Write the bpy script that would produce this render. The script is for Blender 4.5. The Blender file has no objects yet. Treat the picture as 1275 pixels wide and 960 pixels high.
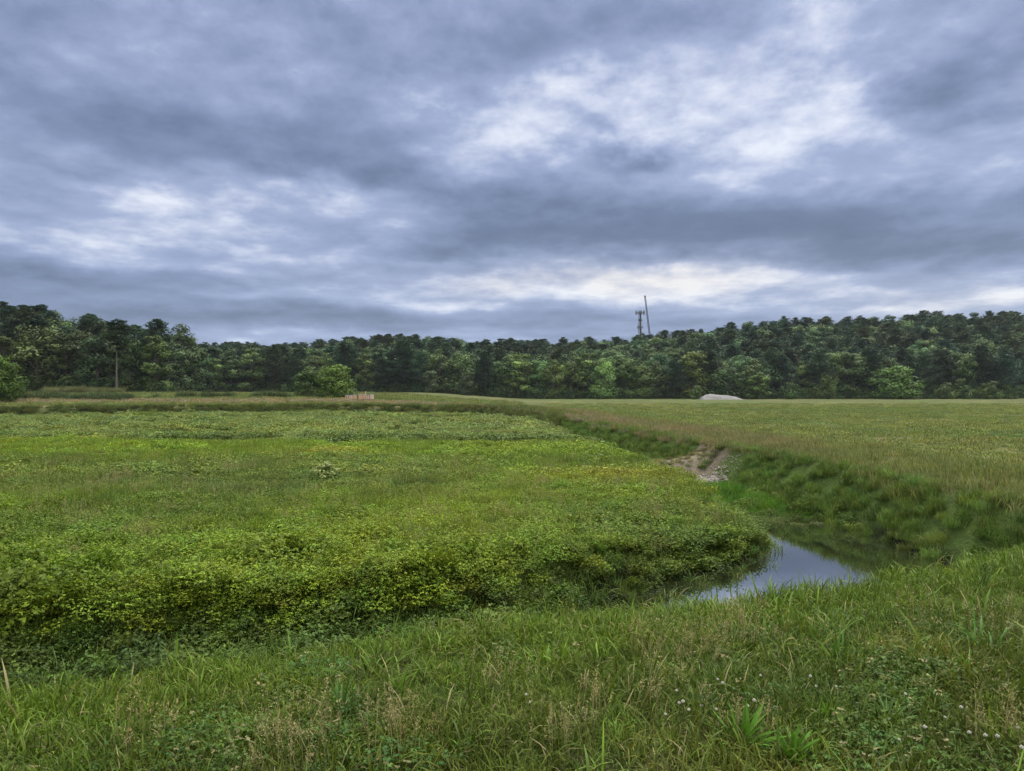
import bpy, math, random
import numpy as np

rng = np.random.default_rng(7)
random.seed(7)
R = math.radians
S = bpy.context.scene
COL = S.collection

# ------------------------------------------------------------------ camera
EYE, FPX, CX, VH = 1.65, 940.0, 637.5, 487.0        # eye height, focal length in photo pixels, centre, horizon row
cam_d = bpy.data.cameras.new('camera')
cam = bpy.data.objects.new('camera', cam_d); COL.objects.link(cam)
cam_d.sensor_width = 36.0
cam_d.lens = 36.0 * FPX / 1275.0
cam_d.clip_start, cam_d.clip_end = 0.05, 9000
cam.location = (0, 0, EYE)
cam.rotation_euler = (R(90) + math.atan((VH - 480) / FPX), 0, 0)
S.camera = cam
S.render.resolution_x, S.render.resolution_y = 1024, 771
S.view_settings.view_transform = 'Standard'
try: S.view_settings.look = 'None'
except Exception: pass
S.view_settings.gamma = 1.0
S.view_settings.exposure = 1.3
S.view_settings.use_curve_mapping = False
S.render.engine = 'CYCLES'
S.cycles.max_bounces = 4
S.cycles.diffuse_bounces = 2
S.cycles.glossy_bounces = 2
S.cycles.transmission_bounces = 3
S.cycles.caustics_reflective = False
S.cycles.caustics_refractive = False
S.cycles.use_denoising = True
S.cycles.denoiser = 'OPENIMAGEDENOISE'
S.cycles.denoising_input_passes = 'RGB_ALBEDO_NORMAL'
S.cycles.denoising_prefilter = 'ACCURATE'

# ------------------------------------------------------------------ world: a clouded sky
SUN_EL, SUN_AZ = R(58), R(35)                        # azimuth clockwise from the view direction (+y)

class X:
    """a socket with arithmetic, so that node maths reads as maths"""
    tree = None
    def __init__(s, sock): s.s = sock
    @staticmethod
    def op(kind, *a, clamp=False):
        n = X.tree.nodes.new('ShaderNodeMath'); n.operation = kind; n.use_clamp = clamp
        for i, v in enumerate(a):
            if isinstance(v, X): X.tree.links.new(v.s, n.inputs[i])
            else: n.inputs[i].default_value = v
        return X(n.outputs[0])
    def __add__(s, o): return X.op('ADD', s, o)
    def __radd__(s, o): return X.op('ADD', o, s)
    def __sub__(s, o): return X.op('SUBTRACT', s, o)
    def __rsub__(s, o): return X.op('SUBTRACT', o, s)
    def __mul__(s, o): return X.op('MULTIPLY', s, o)
    def __rmul__(s, o): return X.op('MULTIPLY', o, s)
    def __truediv__(s, o): return X.op('DIVIDE', s, o)
    def clamp(s): return X.op('ADD', s, 0.0, clamp=True)

def node(tree, kind, **kw):
    n = tree.nodes.new(kind)
    for k, v in kw.items(): setattr(n, k, v)
    return n

def combine(tree, x, y, z):
    n = tree.nodes.new('ShaderNodeCombineXYZ')
    for i, v in enumerate((x, y, z)):
        if isinstance(v, X): tree.links.new(v.s, n.inputs[i])
        else: n.inputs[i].default_value = v
    return n.outputs[0]

def noise(tree, vec, scale, detail=4.0, rough=0.55, distort=0.0, dim='3D'):
    n = tree.nodes.new('ShaderNodeTexNoise'); n.noise_dimensions = dim
    n.inputs['Scale'].default_value = scale; n.inputs['Detail'].default_value = detail
    n.inputs['Roughness'].default_value = rough; n.inputs['Distortion'].default_value = distort
    if vec is not None: tree.links.new(vec, n.inputs['Vector'])
    return X(n.outputs['Fac'])

def smooth(tree, v, a, b, lo=0.0, hi=1.0):
    n = tree.nodes.new('ShaderNodeMapRange'); n.interpolation_type = 'SMOOTHSTEP'
    tree.links.new(v.s, n.inputs[0])
    for i, q in enumerate((a, b, lo, hi)): n.inputs[i + 1].default_value = q
    return X(n.outputs[0])

def mixc(tree, f, a, b, mode='MIX'):
    n = tree.nodes.new('ShaderNodeMix'); n.data_type = 'RGBA'; n.blend_type = mode
    if isinstance(f, X): tree.links.new(f.s, n.inputs[0])
    else: n.inputs[0].default_value = f
    for i, v in ((6, a), (7, b)):
        if isinstance(v, (tuple, list)): n.inputs[i].default_value = (*v[:3], 1)
        else: tree.links.new(v, n.inputs[i])
    return n.outputs[2]

def lin(r, g, b):
    f = lambda c: c / 12.92 if c <= 0.04045 else ((c + 0.055) / 1.055) ** 2.4
    return (f(r / 255), f(g / 255), f(b / 255))

W = bpy.data.worlds.new('World'); S.world = W; W.use_nodes = True
wt = W.node_tree; wt.nodes.clear(); X.tree = wt
tc = wt.nodes.new('ShaderNodeTexCoord')
sp = wt.nodes.new('ShaderNodeSeparateXYZ'); wt.links.new(tc.outputs['Generated'], sp.inputs[0])
dx, dy, dz = (X(o) for o in sp.outputs)
az = X.op('ARCTAN2', dx, dy)
el = X.op('ARCSINE', dz)
zz = X.op('MAXIMUM', dz, 0.0) + 0.10
px, py = dx / zz, dy / zz
# clouds lie in a flat deck: the noise lives in the deck's plane, so it packs together towards the horizon
w1 = noise(wt, combine(wt, az * 5.0, el * 9.0, 0.0), 1.0, 5, 0.55, dim='2D')
w2 = noise(wt, combine(wt, az * 5.0 + 31.0, el * 9.0 + 7.0, 2.0), 1.1, 5, 0.55, dim='2D')
n_big = noise(wt, combine(wt, px * 0.9 + 3.0, py * 0.75, 5.0), 0.85, 8, 0.58, 0.12, dim='2D')
n_mid = noise(wt, combine(wt, px * 1.0 - 9.0, py * 0.72 + 4.0, 1.0), 2.4, 7, 0.60, 0.12, dim='2D')
lel = X.op('LOGARITHM', X.op('MAXIMUM', el, 0.0) + 0.08, 2.718)
n_fine = noise(wt, combine(wt, az * 8.0 + 17.0, lel * 7.0, 8.0), 1.0, 5, 0.58, 0.0, dim='2D')
n_relief = noise(wt, combine(wt, az * 8.0 + 17.0, lel * 7.0 - 0.26, 8.0), 1.0, 4, 0.58, 0.0, dim='2D')
lowel = smooth(wt, el, 0.02, 0.28, 0.25, 1.0)
waz = az + (w1 - 0.5) * 0.22
wel = el + (w2 - 0.5) * 0.11 * lowel
wvec = combine(wt, waz, wel, 0.0)
def bump(u, v, su, sv, amp, prev=None):
    a0 = math.atan((u - CX) / FPX); e0 = math.atan((VH - v) / FPX * math.cos(a0))
    m1 = wt.nodes.new('ShaderNodeVectorMath'); m1.operation = 'MULTIPLY_ADD'; wt.links.new(wvec, m1.inputs[0])
    m1.inputs[1].default_value = (FPX / su, FPX / sv, 0); m1.inputs[2].default_value = (-a0 * FPX / su, -e0 * FPX / sv, 0)
    m2 = wt.nodes.new('ShaderNodeVectorMath'); m2.operation = 'DOT_PRODUCT'; wt.links.new(m1.outputs[0], m2.inputs[0]); wt.links.new(m1.outputs[0], m2.inputs[1])
    return X.op('MULTIPLY_ADD', X.op('POWER', 0.3679, X(m2.outputs['Value'])), amp * 0.95, 0.0 if prev is None else prev)
blobs = [  # where the deck thins and thickens, as directions
    (860, 116, 180, 50, .40), (1030, 25, 70, 22, .10), (690, 180, 150, 44, .20), (1010, 50, 90, 70, .14), (1060, 185, 160, 45, .20), (600, 190, 70, 45, .18),
    (240, 266, 115, 20, .19), (440, 252, 130, 28, .24), (350, 300, 220, 22, .14), (330, 340, 220, 12, .12),
    (760, 349, 230, 20, .58), (1190, 372, 170, 20, .32), (650, 374, 260, 12, .16), (860, 366, 120, 10, .22), (120, 318, 200, 9, .16), (560, 318, 120, 8, .12), (420, 372, 200, 9, .16), (1000, 345, 200, 8, .14),
    (50, 110, 130, 90, .14), (330, 40, 200, 60, .06), (330, 419, 170, 7, .28), (20, 300, 120, 16, .12),
    (230, 165, 260, 42, -.20), (620, 60, 210, 50, -.16), (590, 265, 130, 48, -.22), (480, 205, 150, 36, -.14),
    (770, 193, 62, 18, -.42), (1195, 110, 45, 30, -.26), (1090, 180, 40, 14, -.10), (1180, 20, 120, 50, .10), (1240, 200, 90, 40, .10),
    (1010, 250, 260, 34, -.12), (960, 300, 330, 34, -.26), (1200, 300, 160, 40, -.14), (760, 280, 160, 30, -.14),
    (80, 345, 260, 22, -.14), (250, 395, 300, 14, -.18), (560, 400, 200, 14, -.12), (900, 400, 160, 12, -.10), (100, 20, 200, 40, -.06),
]
B = 0.485 + (n_big - 0.5) * 0.40 + (n_mid - 0.5) * 0.34 * lowel + (n_fine - 0.5) * 0.30 + (n_fine - n_relief) * 0.20
for b in blobs: B = bump(*b, prev=B)
B = B + (n_fine - 0.5) * smooth(wt, B, 0.50, 0.80) * 0.55 + (n_mid - 0.5) * smooth(wt, B, 0.55, 0.85) * 0.35
ramp = wt.nodes.new('ShaderNodeValToRGB'); wt.links.new(B.clamp().s, ramp.inputs[0])
cr = ramp.color_ramp
stops = [(0.0, (78, 92, 122)), (0.22, (98, 112, 142)), (0.42, (126, 140, 174)), (0.62, (158, 171, 204)), (0.80, (198, 206, 228)), (1.0, (232, 236, 247))]
while len(cr.elements) < len(stops): cr.elements.new(0.5)
for e, (p, c) in zip(cr.elements, stops): e.position = p; e.color = (*lin(*c), 1)
# low sky: bluer under the deck, warm where the light comes through
lowb = smooth(wt, el, 0.02, 0.20, 1.0, 0.0)
c1 = mixc(wt, lowb * 0.35, ramp.outputs[0], mixc(wt, 1.0, ramp.outputs[0], (0.86, 1.0, 1.14), 'MULTIPLY'))
warm = (bump(770, 350, 240, 26, 1.0) + bump(1190, 374, 160, 24, 0.7)).clamp()
c2 = mixc(wt, warm, c1, mixc(wt, 1.0, c1, (1.10, 1.0, 0.87), 'MULTIPLY'))
# overcast zenith, exaggerated, plus brightness added behind the camera: unseen fill for the land
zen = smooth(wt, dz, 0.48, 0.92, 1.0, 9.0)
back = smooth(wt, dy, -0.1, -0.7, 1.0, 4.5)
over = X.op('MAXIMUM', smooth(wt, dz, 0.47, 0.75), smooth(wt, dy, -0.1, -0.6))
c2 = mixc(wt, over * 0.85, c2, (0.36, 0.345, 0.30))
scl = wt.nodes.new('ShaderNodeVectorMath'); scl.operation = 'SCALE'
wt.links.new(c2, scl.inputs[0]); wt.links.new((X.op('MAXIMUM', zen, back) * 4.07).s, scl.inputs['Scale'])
sky = wt.nodes.new('ShaderNodeTexSky'); sky.sky_type = 'NISHITA'; sky.sun_disc = False
sky.sun_elevation = SUN_EL; sky.sun_rotation = SUN_AZ
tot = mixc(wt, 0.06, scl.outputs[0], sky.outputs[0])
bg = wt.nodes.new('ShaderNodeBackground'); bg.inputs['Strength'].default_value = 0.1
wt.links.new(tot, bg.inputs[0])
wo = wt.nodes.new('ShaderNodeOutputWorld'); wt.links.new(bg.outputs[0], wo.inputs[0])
W.cycles.sampling_method = 'MANUAL'; W.cycles.sample_map_resolution = 512

sun_d = bpy.data.lights.new('sun', 'SUN'); sun_d.energy = 1.5; sun_d.angle = R(25); sun_d.color = (1.0, 0.95, 0.86)
sun = bpy.data.objects.new('sun', sun_d); COL.objects.link(sun)
sun.rotation_euler = (math.pi / 2 - SUN_EL, 0, math.pi - SUN_AZ)

# ------------------------------------------------------------------ helpers
def tag(o, label=None, cat=None, group=None, kind=None):
    if label: o['label'] = label
    if cat: o['category'] = cat
    if group: o['group'] = group
    if kind: o['kind'] = kind
    return o

def empty(name, loc, rz=0.0):
    o = bpy.data.objects.new(name, None); COL.objects.link(o)
    o.location = loc; o.rotation_euler = (0, 0, rz); o.empty_display_size = 0.3
    return o

def ss(a, b, x):
    t = np.clip((np.asarray(x, float) - a) / (b - a), 0, 1); return t * t * (3 - 2 * t)

class Geo:
    """collects quads as arrays; every vertex has a shade (var) and a tone (0 leaf, 1 dry)"""
    def __init__(s): s.v, s.f, s.var, s.tone, s.mi, s.n = [], [], [], [], [], 0
    def add(s, verts, faces, var=1.0, tone=0.0, mi=0):
        verts = np.asarray(verts, float).reshape(-1, 3); faces = np.asarray(faces, int).reshape(-1, 4)
        s.v.append(verts); s.f.append(faces + s.n); s.n += len(verts)
        s.var.append(np.broadcast_to(np.asarray(var, float), (len(verts),)))
        s.tone.append(np.broadcast_to(np.asarray(tone, float), (len(verts),)))
        s.mi.append(np.full(len(faces), mi)); return s
    def mesh(s, name, mats, smoothf=False):
        v = np.concatenate(s.v).astype(np.float32); f = np.concatenate(s.f).astype(np.int32)
        m = bpy.data.meshes.new(name)
        m.vertices.add(len(v)); m.vertices.foreach_set('co', v.ravel())
        m.loops.add(f.size); m.loops.foreach_set('vertex_index', f.ravel())
        m.polygons.add(len(f))
        m.polygons.foreach_set('loop_start', np.arange(0, f.size, 4, dtype=np.int32))
        m.polygons.foreach_set('loop_total', np.full(len(f), 4, np.int32))
        m.polygons.foreach_set('material_index', np.concatenate(s.mi).astype(np.int32))
        if smoothf: m.polygons.foreach_set('use_smooth', np.ones(len(f), bool))
        m.update(calc_edges=True)
        for nm, a in (('var', s.var), ('tone', s.tone)):
            at = m.attributes.new(nm, 'FLOAT', 'POINT'); at.data.foreach_set('value', np.concatenate(a).astype(np.float32))
        for q in (mats if isinstance(mats, (list, tuple)) else [mats]): m.materials.append(q)
        return m

def link(name, mesh, parent=None, loc=None):
    o = bpy.data.objects.new(name, mesh); COL.objects.link(o)
    if parent: o.parent = parent
    if loc is not None: o.location = loc
    return o

def unit(v): return v / np.maximum(np.linalg.norm(v, axis=-1, keepdims=True), 1e-9)

def blades(g, base, azi, length, width, lean, curl, var, tone=0.0, segs=3, fold=0.0):
    """n grass blades as tapering curved strips"""
    n = len(base); t = np.linspace(0, 1, segs + 1)[None, :]
    azi, length, width, lean, curl = (np.broadcast_to(np.asarray(q, float), (n,))[:, None] for q in (azi, length, width, lean, curl))
    ang = lean + curl * t                                     # angle from vertical
    dr = np.sin(ang); dh = np.cos(ang); st = length / segs
    r = np.concatenate([np.zeros((n, 1)), np.cumsum(dr[:, :-1] * st, 1)], 1)
    h = np.concatenate([np.zeros((n, 1)), np.cumsum(dh[:, :-1] * st, 1)], 1)
    cxp = base[:, 0:1] + np.cos(azi) * r; cyp = base[:, 1:2] + np.sin(azi) * r; czp = base[:, 2:3] + h
    w = width * 0.5 * np.array([0.75, 1.0, 0.8, 0.12] if segs == 3 else np.interp(t[0], [0, .35, .75, 1], [.75, 1, .75, .1]))[None, :]
    tw = azi + np.pi / 2 + rng.normal(0, 0.5, (n, 1))
    sx, sy = np.cos(tw) * w, np.sin(tw) * w
    L = np.stack([cxp - sx, cyp - sy, czp], -1); Rr = np.stack([cxp + sx, cyp + sy, czp + fold * w], -1)
    v = np.stack([L, Rr], 2).reshape(n, -1, 3)
    k = 2 * (segs + 1)
    q = np.array([[2 * i, 2 * i + 1, 2 * i + 3, 2 * i + 2] for i in range(segs)])
    f = (np.arange(n)[:, None, None] * k + q[None]).reshape(-1, 4)
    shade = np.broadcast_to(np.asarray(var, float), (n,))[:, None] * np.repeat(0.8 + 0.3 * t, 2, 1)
    g.add(v.reshape(-1, 3), f, shade.ravel(), np.repeat(np.broadcast_to(np.asarray(tone, float), (n,)), k))

def leaves(g, cen, direc, nrm, length, width, var, tone=0.0, mi=0):
    """n leaves, each a folded diamond from its stalk to its tip"""
    n = len(cen); d = unit(direc); s = unit(np.cross(d, nrm)); up = np.cross(s, d)
    L = np.broadcast_to(np.asarray(length, float), (n,))[:, None]; Wd = np.broadcast_to(np.asarray(width, float), (n,))[:, None]
    a = cen - d * L * 0.5; b = cen - d * L * 0.05 + s * Wd * 0.5 + up * Wd * 0.16
    c = cen + d * L * 0.5 - up * L * 0.10; e = cen - d * L * 0.05 - s * Wd * 0.5 + up * Wd * 0.16
    v = np.stack([a, e, c, b], 1).reshape(-1, 3)
    g.add(v, np.arange(4 * n).reshape(-1, 4), np.repeat(np.broadcast_to(np.asarray(var, float), (n,)), 4),
          np.repeat(np.broadcast_to(np.asarray(tone, float), (n,)), 4), mi)

def tube(g, pts, rad, var=1.0, tone=0.0, mi=0, sides=6):
    pts = np.asarray(pts, float); n = len(pts); rad = np.broadcast_to(np.asarray(rad, float), (n,))
    d = unit(np.gradient(pts, axis=0)); ref = np.where(np.abs(d[:, 2:3]) > 0.9, [[1., 0, 0]], [[0, 0, 1.]])
    s = unit(np.cross(d, ref)); u = np.cross(s, d)
    a = np.linspace(0, 2 * np.pi, sides, endpoint=False)
    ring = pts[:, None] + rad[:, None, None] * (np.cos(a)[None, :, None] * s[:, None] + np.sin(a)[None, :, None] * u[:, None])
    i, j = np.meshgrid(np.arange(n - 1), np.arange(sides), indexing='ij'); k = (j + 1) % sides
    f = np.stack([i * sides + j, i * sides + k, (i + 1) * sides + k, (i + 1) * sides + j], -1).reshape(-1, 4)
    g.add(ring.reshape(-1, 3), f, var, tone, mi)
    if sides == 4 or sides == 6 or sides == 8:
        for r0, fl in ((0, True), ((n - 1) * sides, False)):
            o = list(range(sides))
            for q in range(0, sides - 2, 2):
                fc = [r0 + 0, r0 + q + 1, r0 + q + 2, r0 + (q + 3) % sides]
                g.add(ring.reshape(-1, 3), [fc[::-1] if fl else fc], var, tone, mi) if False else None

def box(g, c, size, mi=0, rz=0.0, bev=0.0, var=1.0):
    """a box; bev chamfers its upright and level edges"""
    hx, hy, hz = (q / 2 for q in size); b = min(bev, hx * .9, hy * .9, hz * .9)
    if b <= 0:
        v = np.array([[x, y, z] for z in (-hz, hz) for x, y in ((-hx, -hy), (hx, -hy), (hx, hy), (-hx, hy))])
        f = [[0, 3, 2, 1], [4, 5, 6, 7], [0, 1, 5, 4], [1, 2, 6, 5], [2, 3, 7, 6], [3, 0, 4, 7]]
    else:
        oct_ = lambda q: [(-hx + q, -hy), (hx - q, -hy), (hx, -hy + q), (hx, hy - q), (hx - q, hy), (-hx + q, hy), (-hx, hy - q), (-hx, -hy + q)]
        rows = [(-hz, b), (-hz + b, 0.0), (hz - b, 0.0), (hz, b)]; v = []; f = []
        for z, ins in rows:
            for x, y in oct_(b * 1.0):
                v.append([x * (hx - ins) / hx, y * (hy - ins) / hy, z])
        v = np.array(v)
        for r_ in range(3):
            for j in range(8): f.append([r_ * 8 + j, r_ * 8 + (j + 1) % 8, r_ * 8 + 8 + (j + 1) % 8, r_ * 8 + 8 + j])
        for o, fl in ((0, 1), (24, 0)):
            for q in ([0, 1, 2, 3], [0, 3, 4, 7], [7, 4, 5, 6]):
                f.append([o + t for t in (q[::-1] if fl else q)])
    ca, sa = math.cos(rz), math.sin(rz)
    v = v @ np.array([[ca, sa, 0], [-sa, ca, 0], [0, 0, 1]]) + np.array(c)
    g.add(v, f, var, 0.0, mi)

# ------------------------------------------------------------------ materials
def material(name):
    m = bpy.data.materials.new(name); m.use_nodes = True
    t = m.node_tree; t.nodes.clear(); X.tree = t
    return m, t

def foliage_mat(name, dry=(0.30, 0.24, 0.13), trans=0.25, rough=0.55, patch=0.35, scale=0.6, spec=0.25):
    m, t = material(name)
    ti = node(t, 'ShaderNodeAttribute', attribute_type='INSTANCER', attribute_name='tint')
    va = node(t, 'ShaderNodeAttribute', attribute_type='GEOMETRY', attribute_name='var')
    to = node(t, 'ShaderNodeAttribute', attribute_type='GEOMETRY', attribute_name='tone')
    geo = t.nodes.new('ShaderNodeNewGeometry')
    n = noise(t, geo.outputs['Position'], scale, 4, 0.6)
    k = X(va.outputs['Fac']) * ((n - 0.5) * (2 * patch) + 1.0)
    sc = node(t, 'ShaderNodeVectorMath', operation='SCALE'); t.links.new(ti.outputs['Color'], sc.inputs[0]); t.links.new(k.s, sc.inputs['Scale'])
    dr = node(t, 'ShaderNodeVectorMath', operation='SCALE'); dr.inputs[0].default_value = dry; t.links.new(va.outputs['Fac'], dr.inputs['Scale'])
    col = mixc(t, X(to.outputs['Fac']), sc.outputs[0], dr.outputs[0])
    p = t.nodes.new('ShaderNodeBsdfPrincipled'); t.links.new(col, p.inputs['Base Color'])
    p.inputs['Roughness'].default_value = rough; p.inputs['Specular IOR Level'].default_value = spec
    tr = t.nodes.new('ShaderNodeBsdfTranslucent'); t.links.new(mixc(t, 1.0, col, (1.0, 1.05, 0.6), 'MULTIPLY'), tr.inputs[0])
    mx = t.nodes.new('ShaderNodeMixShader'); mx.inputs[0].default_value = trans
    t.links.new(p.outputs[0], mx.inputs[1]); t.links.new(tr.outputs[0], mx.inputs[2])
    o = t.nodes.new('ShaderNodeOutputMaterial'); t.links.new(mx.outputs[0], o.inputs[0])
    return m

def plain_mat(name, col, rough=0.7, vary=0.25, scale=3.0, metal=0.0, bump=0.0, stretch=(1, 1, 1)):
    m, t = material(name)
    tcn = t.nodes.new('ShaderNodeTexCoord')
    mp = t.nodes.new('ShaderNodeMapping'); t.links.new(tcn.outputs['Object'], mp.inputs[0]); mp.inputs['Scale'].default_value = stretch
    n = noise(t, mp.outputs[0], scale, 6, 0.65)
    c = mixc(t, n, tuple(q * (1 - vary) for q in col), tuple(min(1, q * (1 + vary)) for q in col))
    p = t.nodes.new('ShaderNodeBsdfPrincipled'); t.links.new(c, p.inputs['Base Color'])
    p.inputs['Roughness'].default_value = rough; p.inputs['Metallic'].default_value = metal
    if bump:
        b = t.nodes.new('ShaderNodeBump'); b.inputs['Strength'].default_value = bump; b.inputs['Distance'].default_value = 0.05
        t.links.new(n.s, b.inputs['Height']); t.links.new(b.outputs[0], p.inputs['Normal'])
    o = t.nodes.new('ShaderNodeOutputMaterial'); t.links.new(p.outputs[0], o.inputs[0])
    return m

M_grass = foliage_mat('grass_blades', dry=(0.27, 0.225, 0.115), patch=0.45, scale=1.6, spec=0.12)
M_bog = foliage_mat('bog_leaves', dry=(0.22, 0.13, 0.03), patch=0.30, scale=0.9, spec=0.15)
M_far = foliage_mat('tree_leaves', dry=(0.2, 0.16, 0.08), trans=0.08, rough=0.65, patch=0.30, scale=0.12, spec=0.15)
M_bark = plain_mat('bark', (0.075, 0.065, 0.055), 0.9, 0.35, 4.0, bump=0.4, stretch=(1, 1, 0.25))
M_palebark = plain_mat('pale_bark', (0.105, 0.092, 0.082), 0.9, 0.3, 4.0, bump=0.3, stretch=(1, 1, 0.25))

# ------------------------------------------------------------------ the lie of the land
BOG = np.array([(-40, -3), (-14, 6.3), (-9.5, 7.8), (-6.3, 8.7), (-4.2, 9.25), (-2.5, 9.85), (-1.2, 10.2), (0, 10.75), (1.2, 11.75), (1.9, 12.7), (2.7, 13.55), (3.5, 14.25), (4.3, 14.85), (4.85, 15.35), (5.0, 15.9), (4.9, 16.8),
    (4.85, 17.8), (4.9, 20), (4.75, 21.9), (4.45, 24.8), (4.0, 31), (3.4, 38.9), (2.6, 49), (1.2, 62), (-1, 72), (-4, 78), (-13, 83.5), (-25, 85), (-40, 80), (-52, 71), (-72, 63), (-85, 55), (-85, -15)], float)
RIM = np.array([(-60, -22), (-20, -3.6), (-8, 1.9), (-2.89, 4.2), (-2.14, 4.6), (-1.28, 4.98), (-.21, 5.38), (.37, 5.58), (1.35, 6.0), (2.47, 6.4), (3.3, 6.8), (4.4, 7.3), (5.34, 7.87), (7.2, 8.9), (9.4, 9.9), (9.9, 11),
    (9.8, 12.6), (9.3, 13.8), (9.15, 16.4), (9.0, 18.7), (8.6, 21), (8.3, 25), (7.7, 28.5), (6.8, 34.6), (5.6, 42.6), (3.9, 59), (0.8, 76), (-3, 83.5), (-12, 88.5), (-25, 90), (-42, 85), (-55, 76), (-75, 68), (-90, 60), (-90, -30)], float)

def sdist(P, poly):
    """signed distance, positive inside"""
    P = np.asarray(P, float); d2 = np.full(len(P), 1e18); ins = np.zeros(len(P), bool)
    for a, b in zip(poly, np.roll(poly, -1, 0)):
        e = b - a; w = P - a; t = np.clip((w @ e) / (e @ e), 0, 1)
        d2 = np.minimum(d2, ((w - t[:, None] * e) ** 2).sum(1))
        c = ((a[1] > P[:, 1]) != (b[1] > P[:, 1])); yy = np.where(b[1] == a[1], 1e-9, b[1] - a[1])
        ins ^= c & (P[:, 0] < (b[0] - a[0]) * (P[:, 1] - a[1]) / yy + a[0])
    return np.where(ins, 1, -1) * np.sqrt(d2)

_g = [np.random.default_rng(100 + i).uniform(-1, 1, (64, 64)) for i in range(6)]
def vnoise(x, y, s, k=0):
    x = np.asarray(x, float) / s + 500.3; y = np.asarray(y, float) / s + 500.7
    i = np.floor(x).astype(int); j = np.floor(y).astype(int); fx = x - i; fy = y - j
    fx = fx * fx * (3 - 2 * fx); fy = fy * fy * (3 - 2 * fy); G = _g[k % 6]
    a = G[i % 64, j % 64]; b = G[(i + 1) % 64, j % 64]; c = G[i % 64, (j + 1) % 64]; d = G[(i + 1) % 64, (j + 1) % 64]
    return (a * (1 - fx) + b * fx) * (1 - fy) + (c * (1 - fx) + d * fx) * fy
def fbm(x, y, s, k=0): return vnoise(x, y, s, k) + 0.5 * vnoise(x, y, s / 2.1, k + 1) + 0.25 * vnoise(x, y, s / 4.3, k + 2)

SKY_U = [-200, 0, 30, 60, 90, 120, 150, 170, 190, 210, 230, 260, 300, 340, 380, 420, 460, 500, 540, 580, 640, 700, 740, 780, 810, 850, 880, 920, 960, 1000, 1030, 1060, 1100, 1140, 1160, 1200, 1240, 1275, 1500]
SKY_V = [378, 380, 380, 384, 393, 394, 400, 406, 420, 427, 428, 429, 428, 429, 426, 422, 419, 417, 419, 422, 423, 422, 422, 420, 416, 411, 407, 402, 398, 396, 394, 395, 394, 393, 389, 391, 389, 387, 380]
def sky_row(a): return np.interp(CX + FPX * np.asarray(a), SKY_U, SKY_V)      # skyline of the woods, by direction from the dyke
def wood_front(a):  return 152 + (236 - 152) * ss(-0.47, -0.41, a)             # distance of the wood edge
def wood_ridge(a):  return 205 + (355 - 205) * ss(-0.47, -0.41, a)
TREE_H = 15.0
def hill(x, y):
    a = x / np.maximum(y, 30.0); f, r_ = wood_front(a), wood_ridge(a)
    top = (VH - sky_row(a)) * r_ / FPX + EYE - TREE_H
    t = np.clip((y - f) / (r_ - f), 0, 1.6)
    base = field(x, y)
    return (np.maximum(top, base) - base) * np.where(t < 1, ss(0, 1, t) * .5 + t * .5, 1.0) * (y > 60)

def field(x, y):
    Lf = ss(8, -30, x)
    far = -0.8 * (1 - Lf) + (-0.12 + 1.3 * ss(84, 150, y)) * Lf
    back = ss(-12, 12, y)                                       # the dyke stays level behind the camera
    return far * back * ss(9, 14, y + 0 * x) if False else np.where(y < 14, far * ss(4, 14, y), far)

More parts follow.
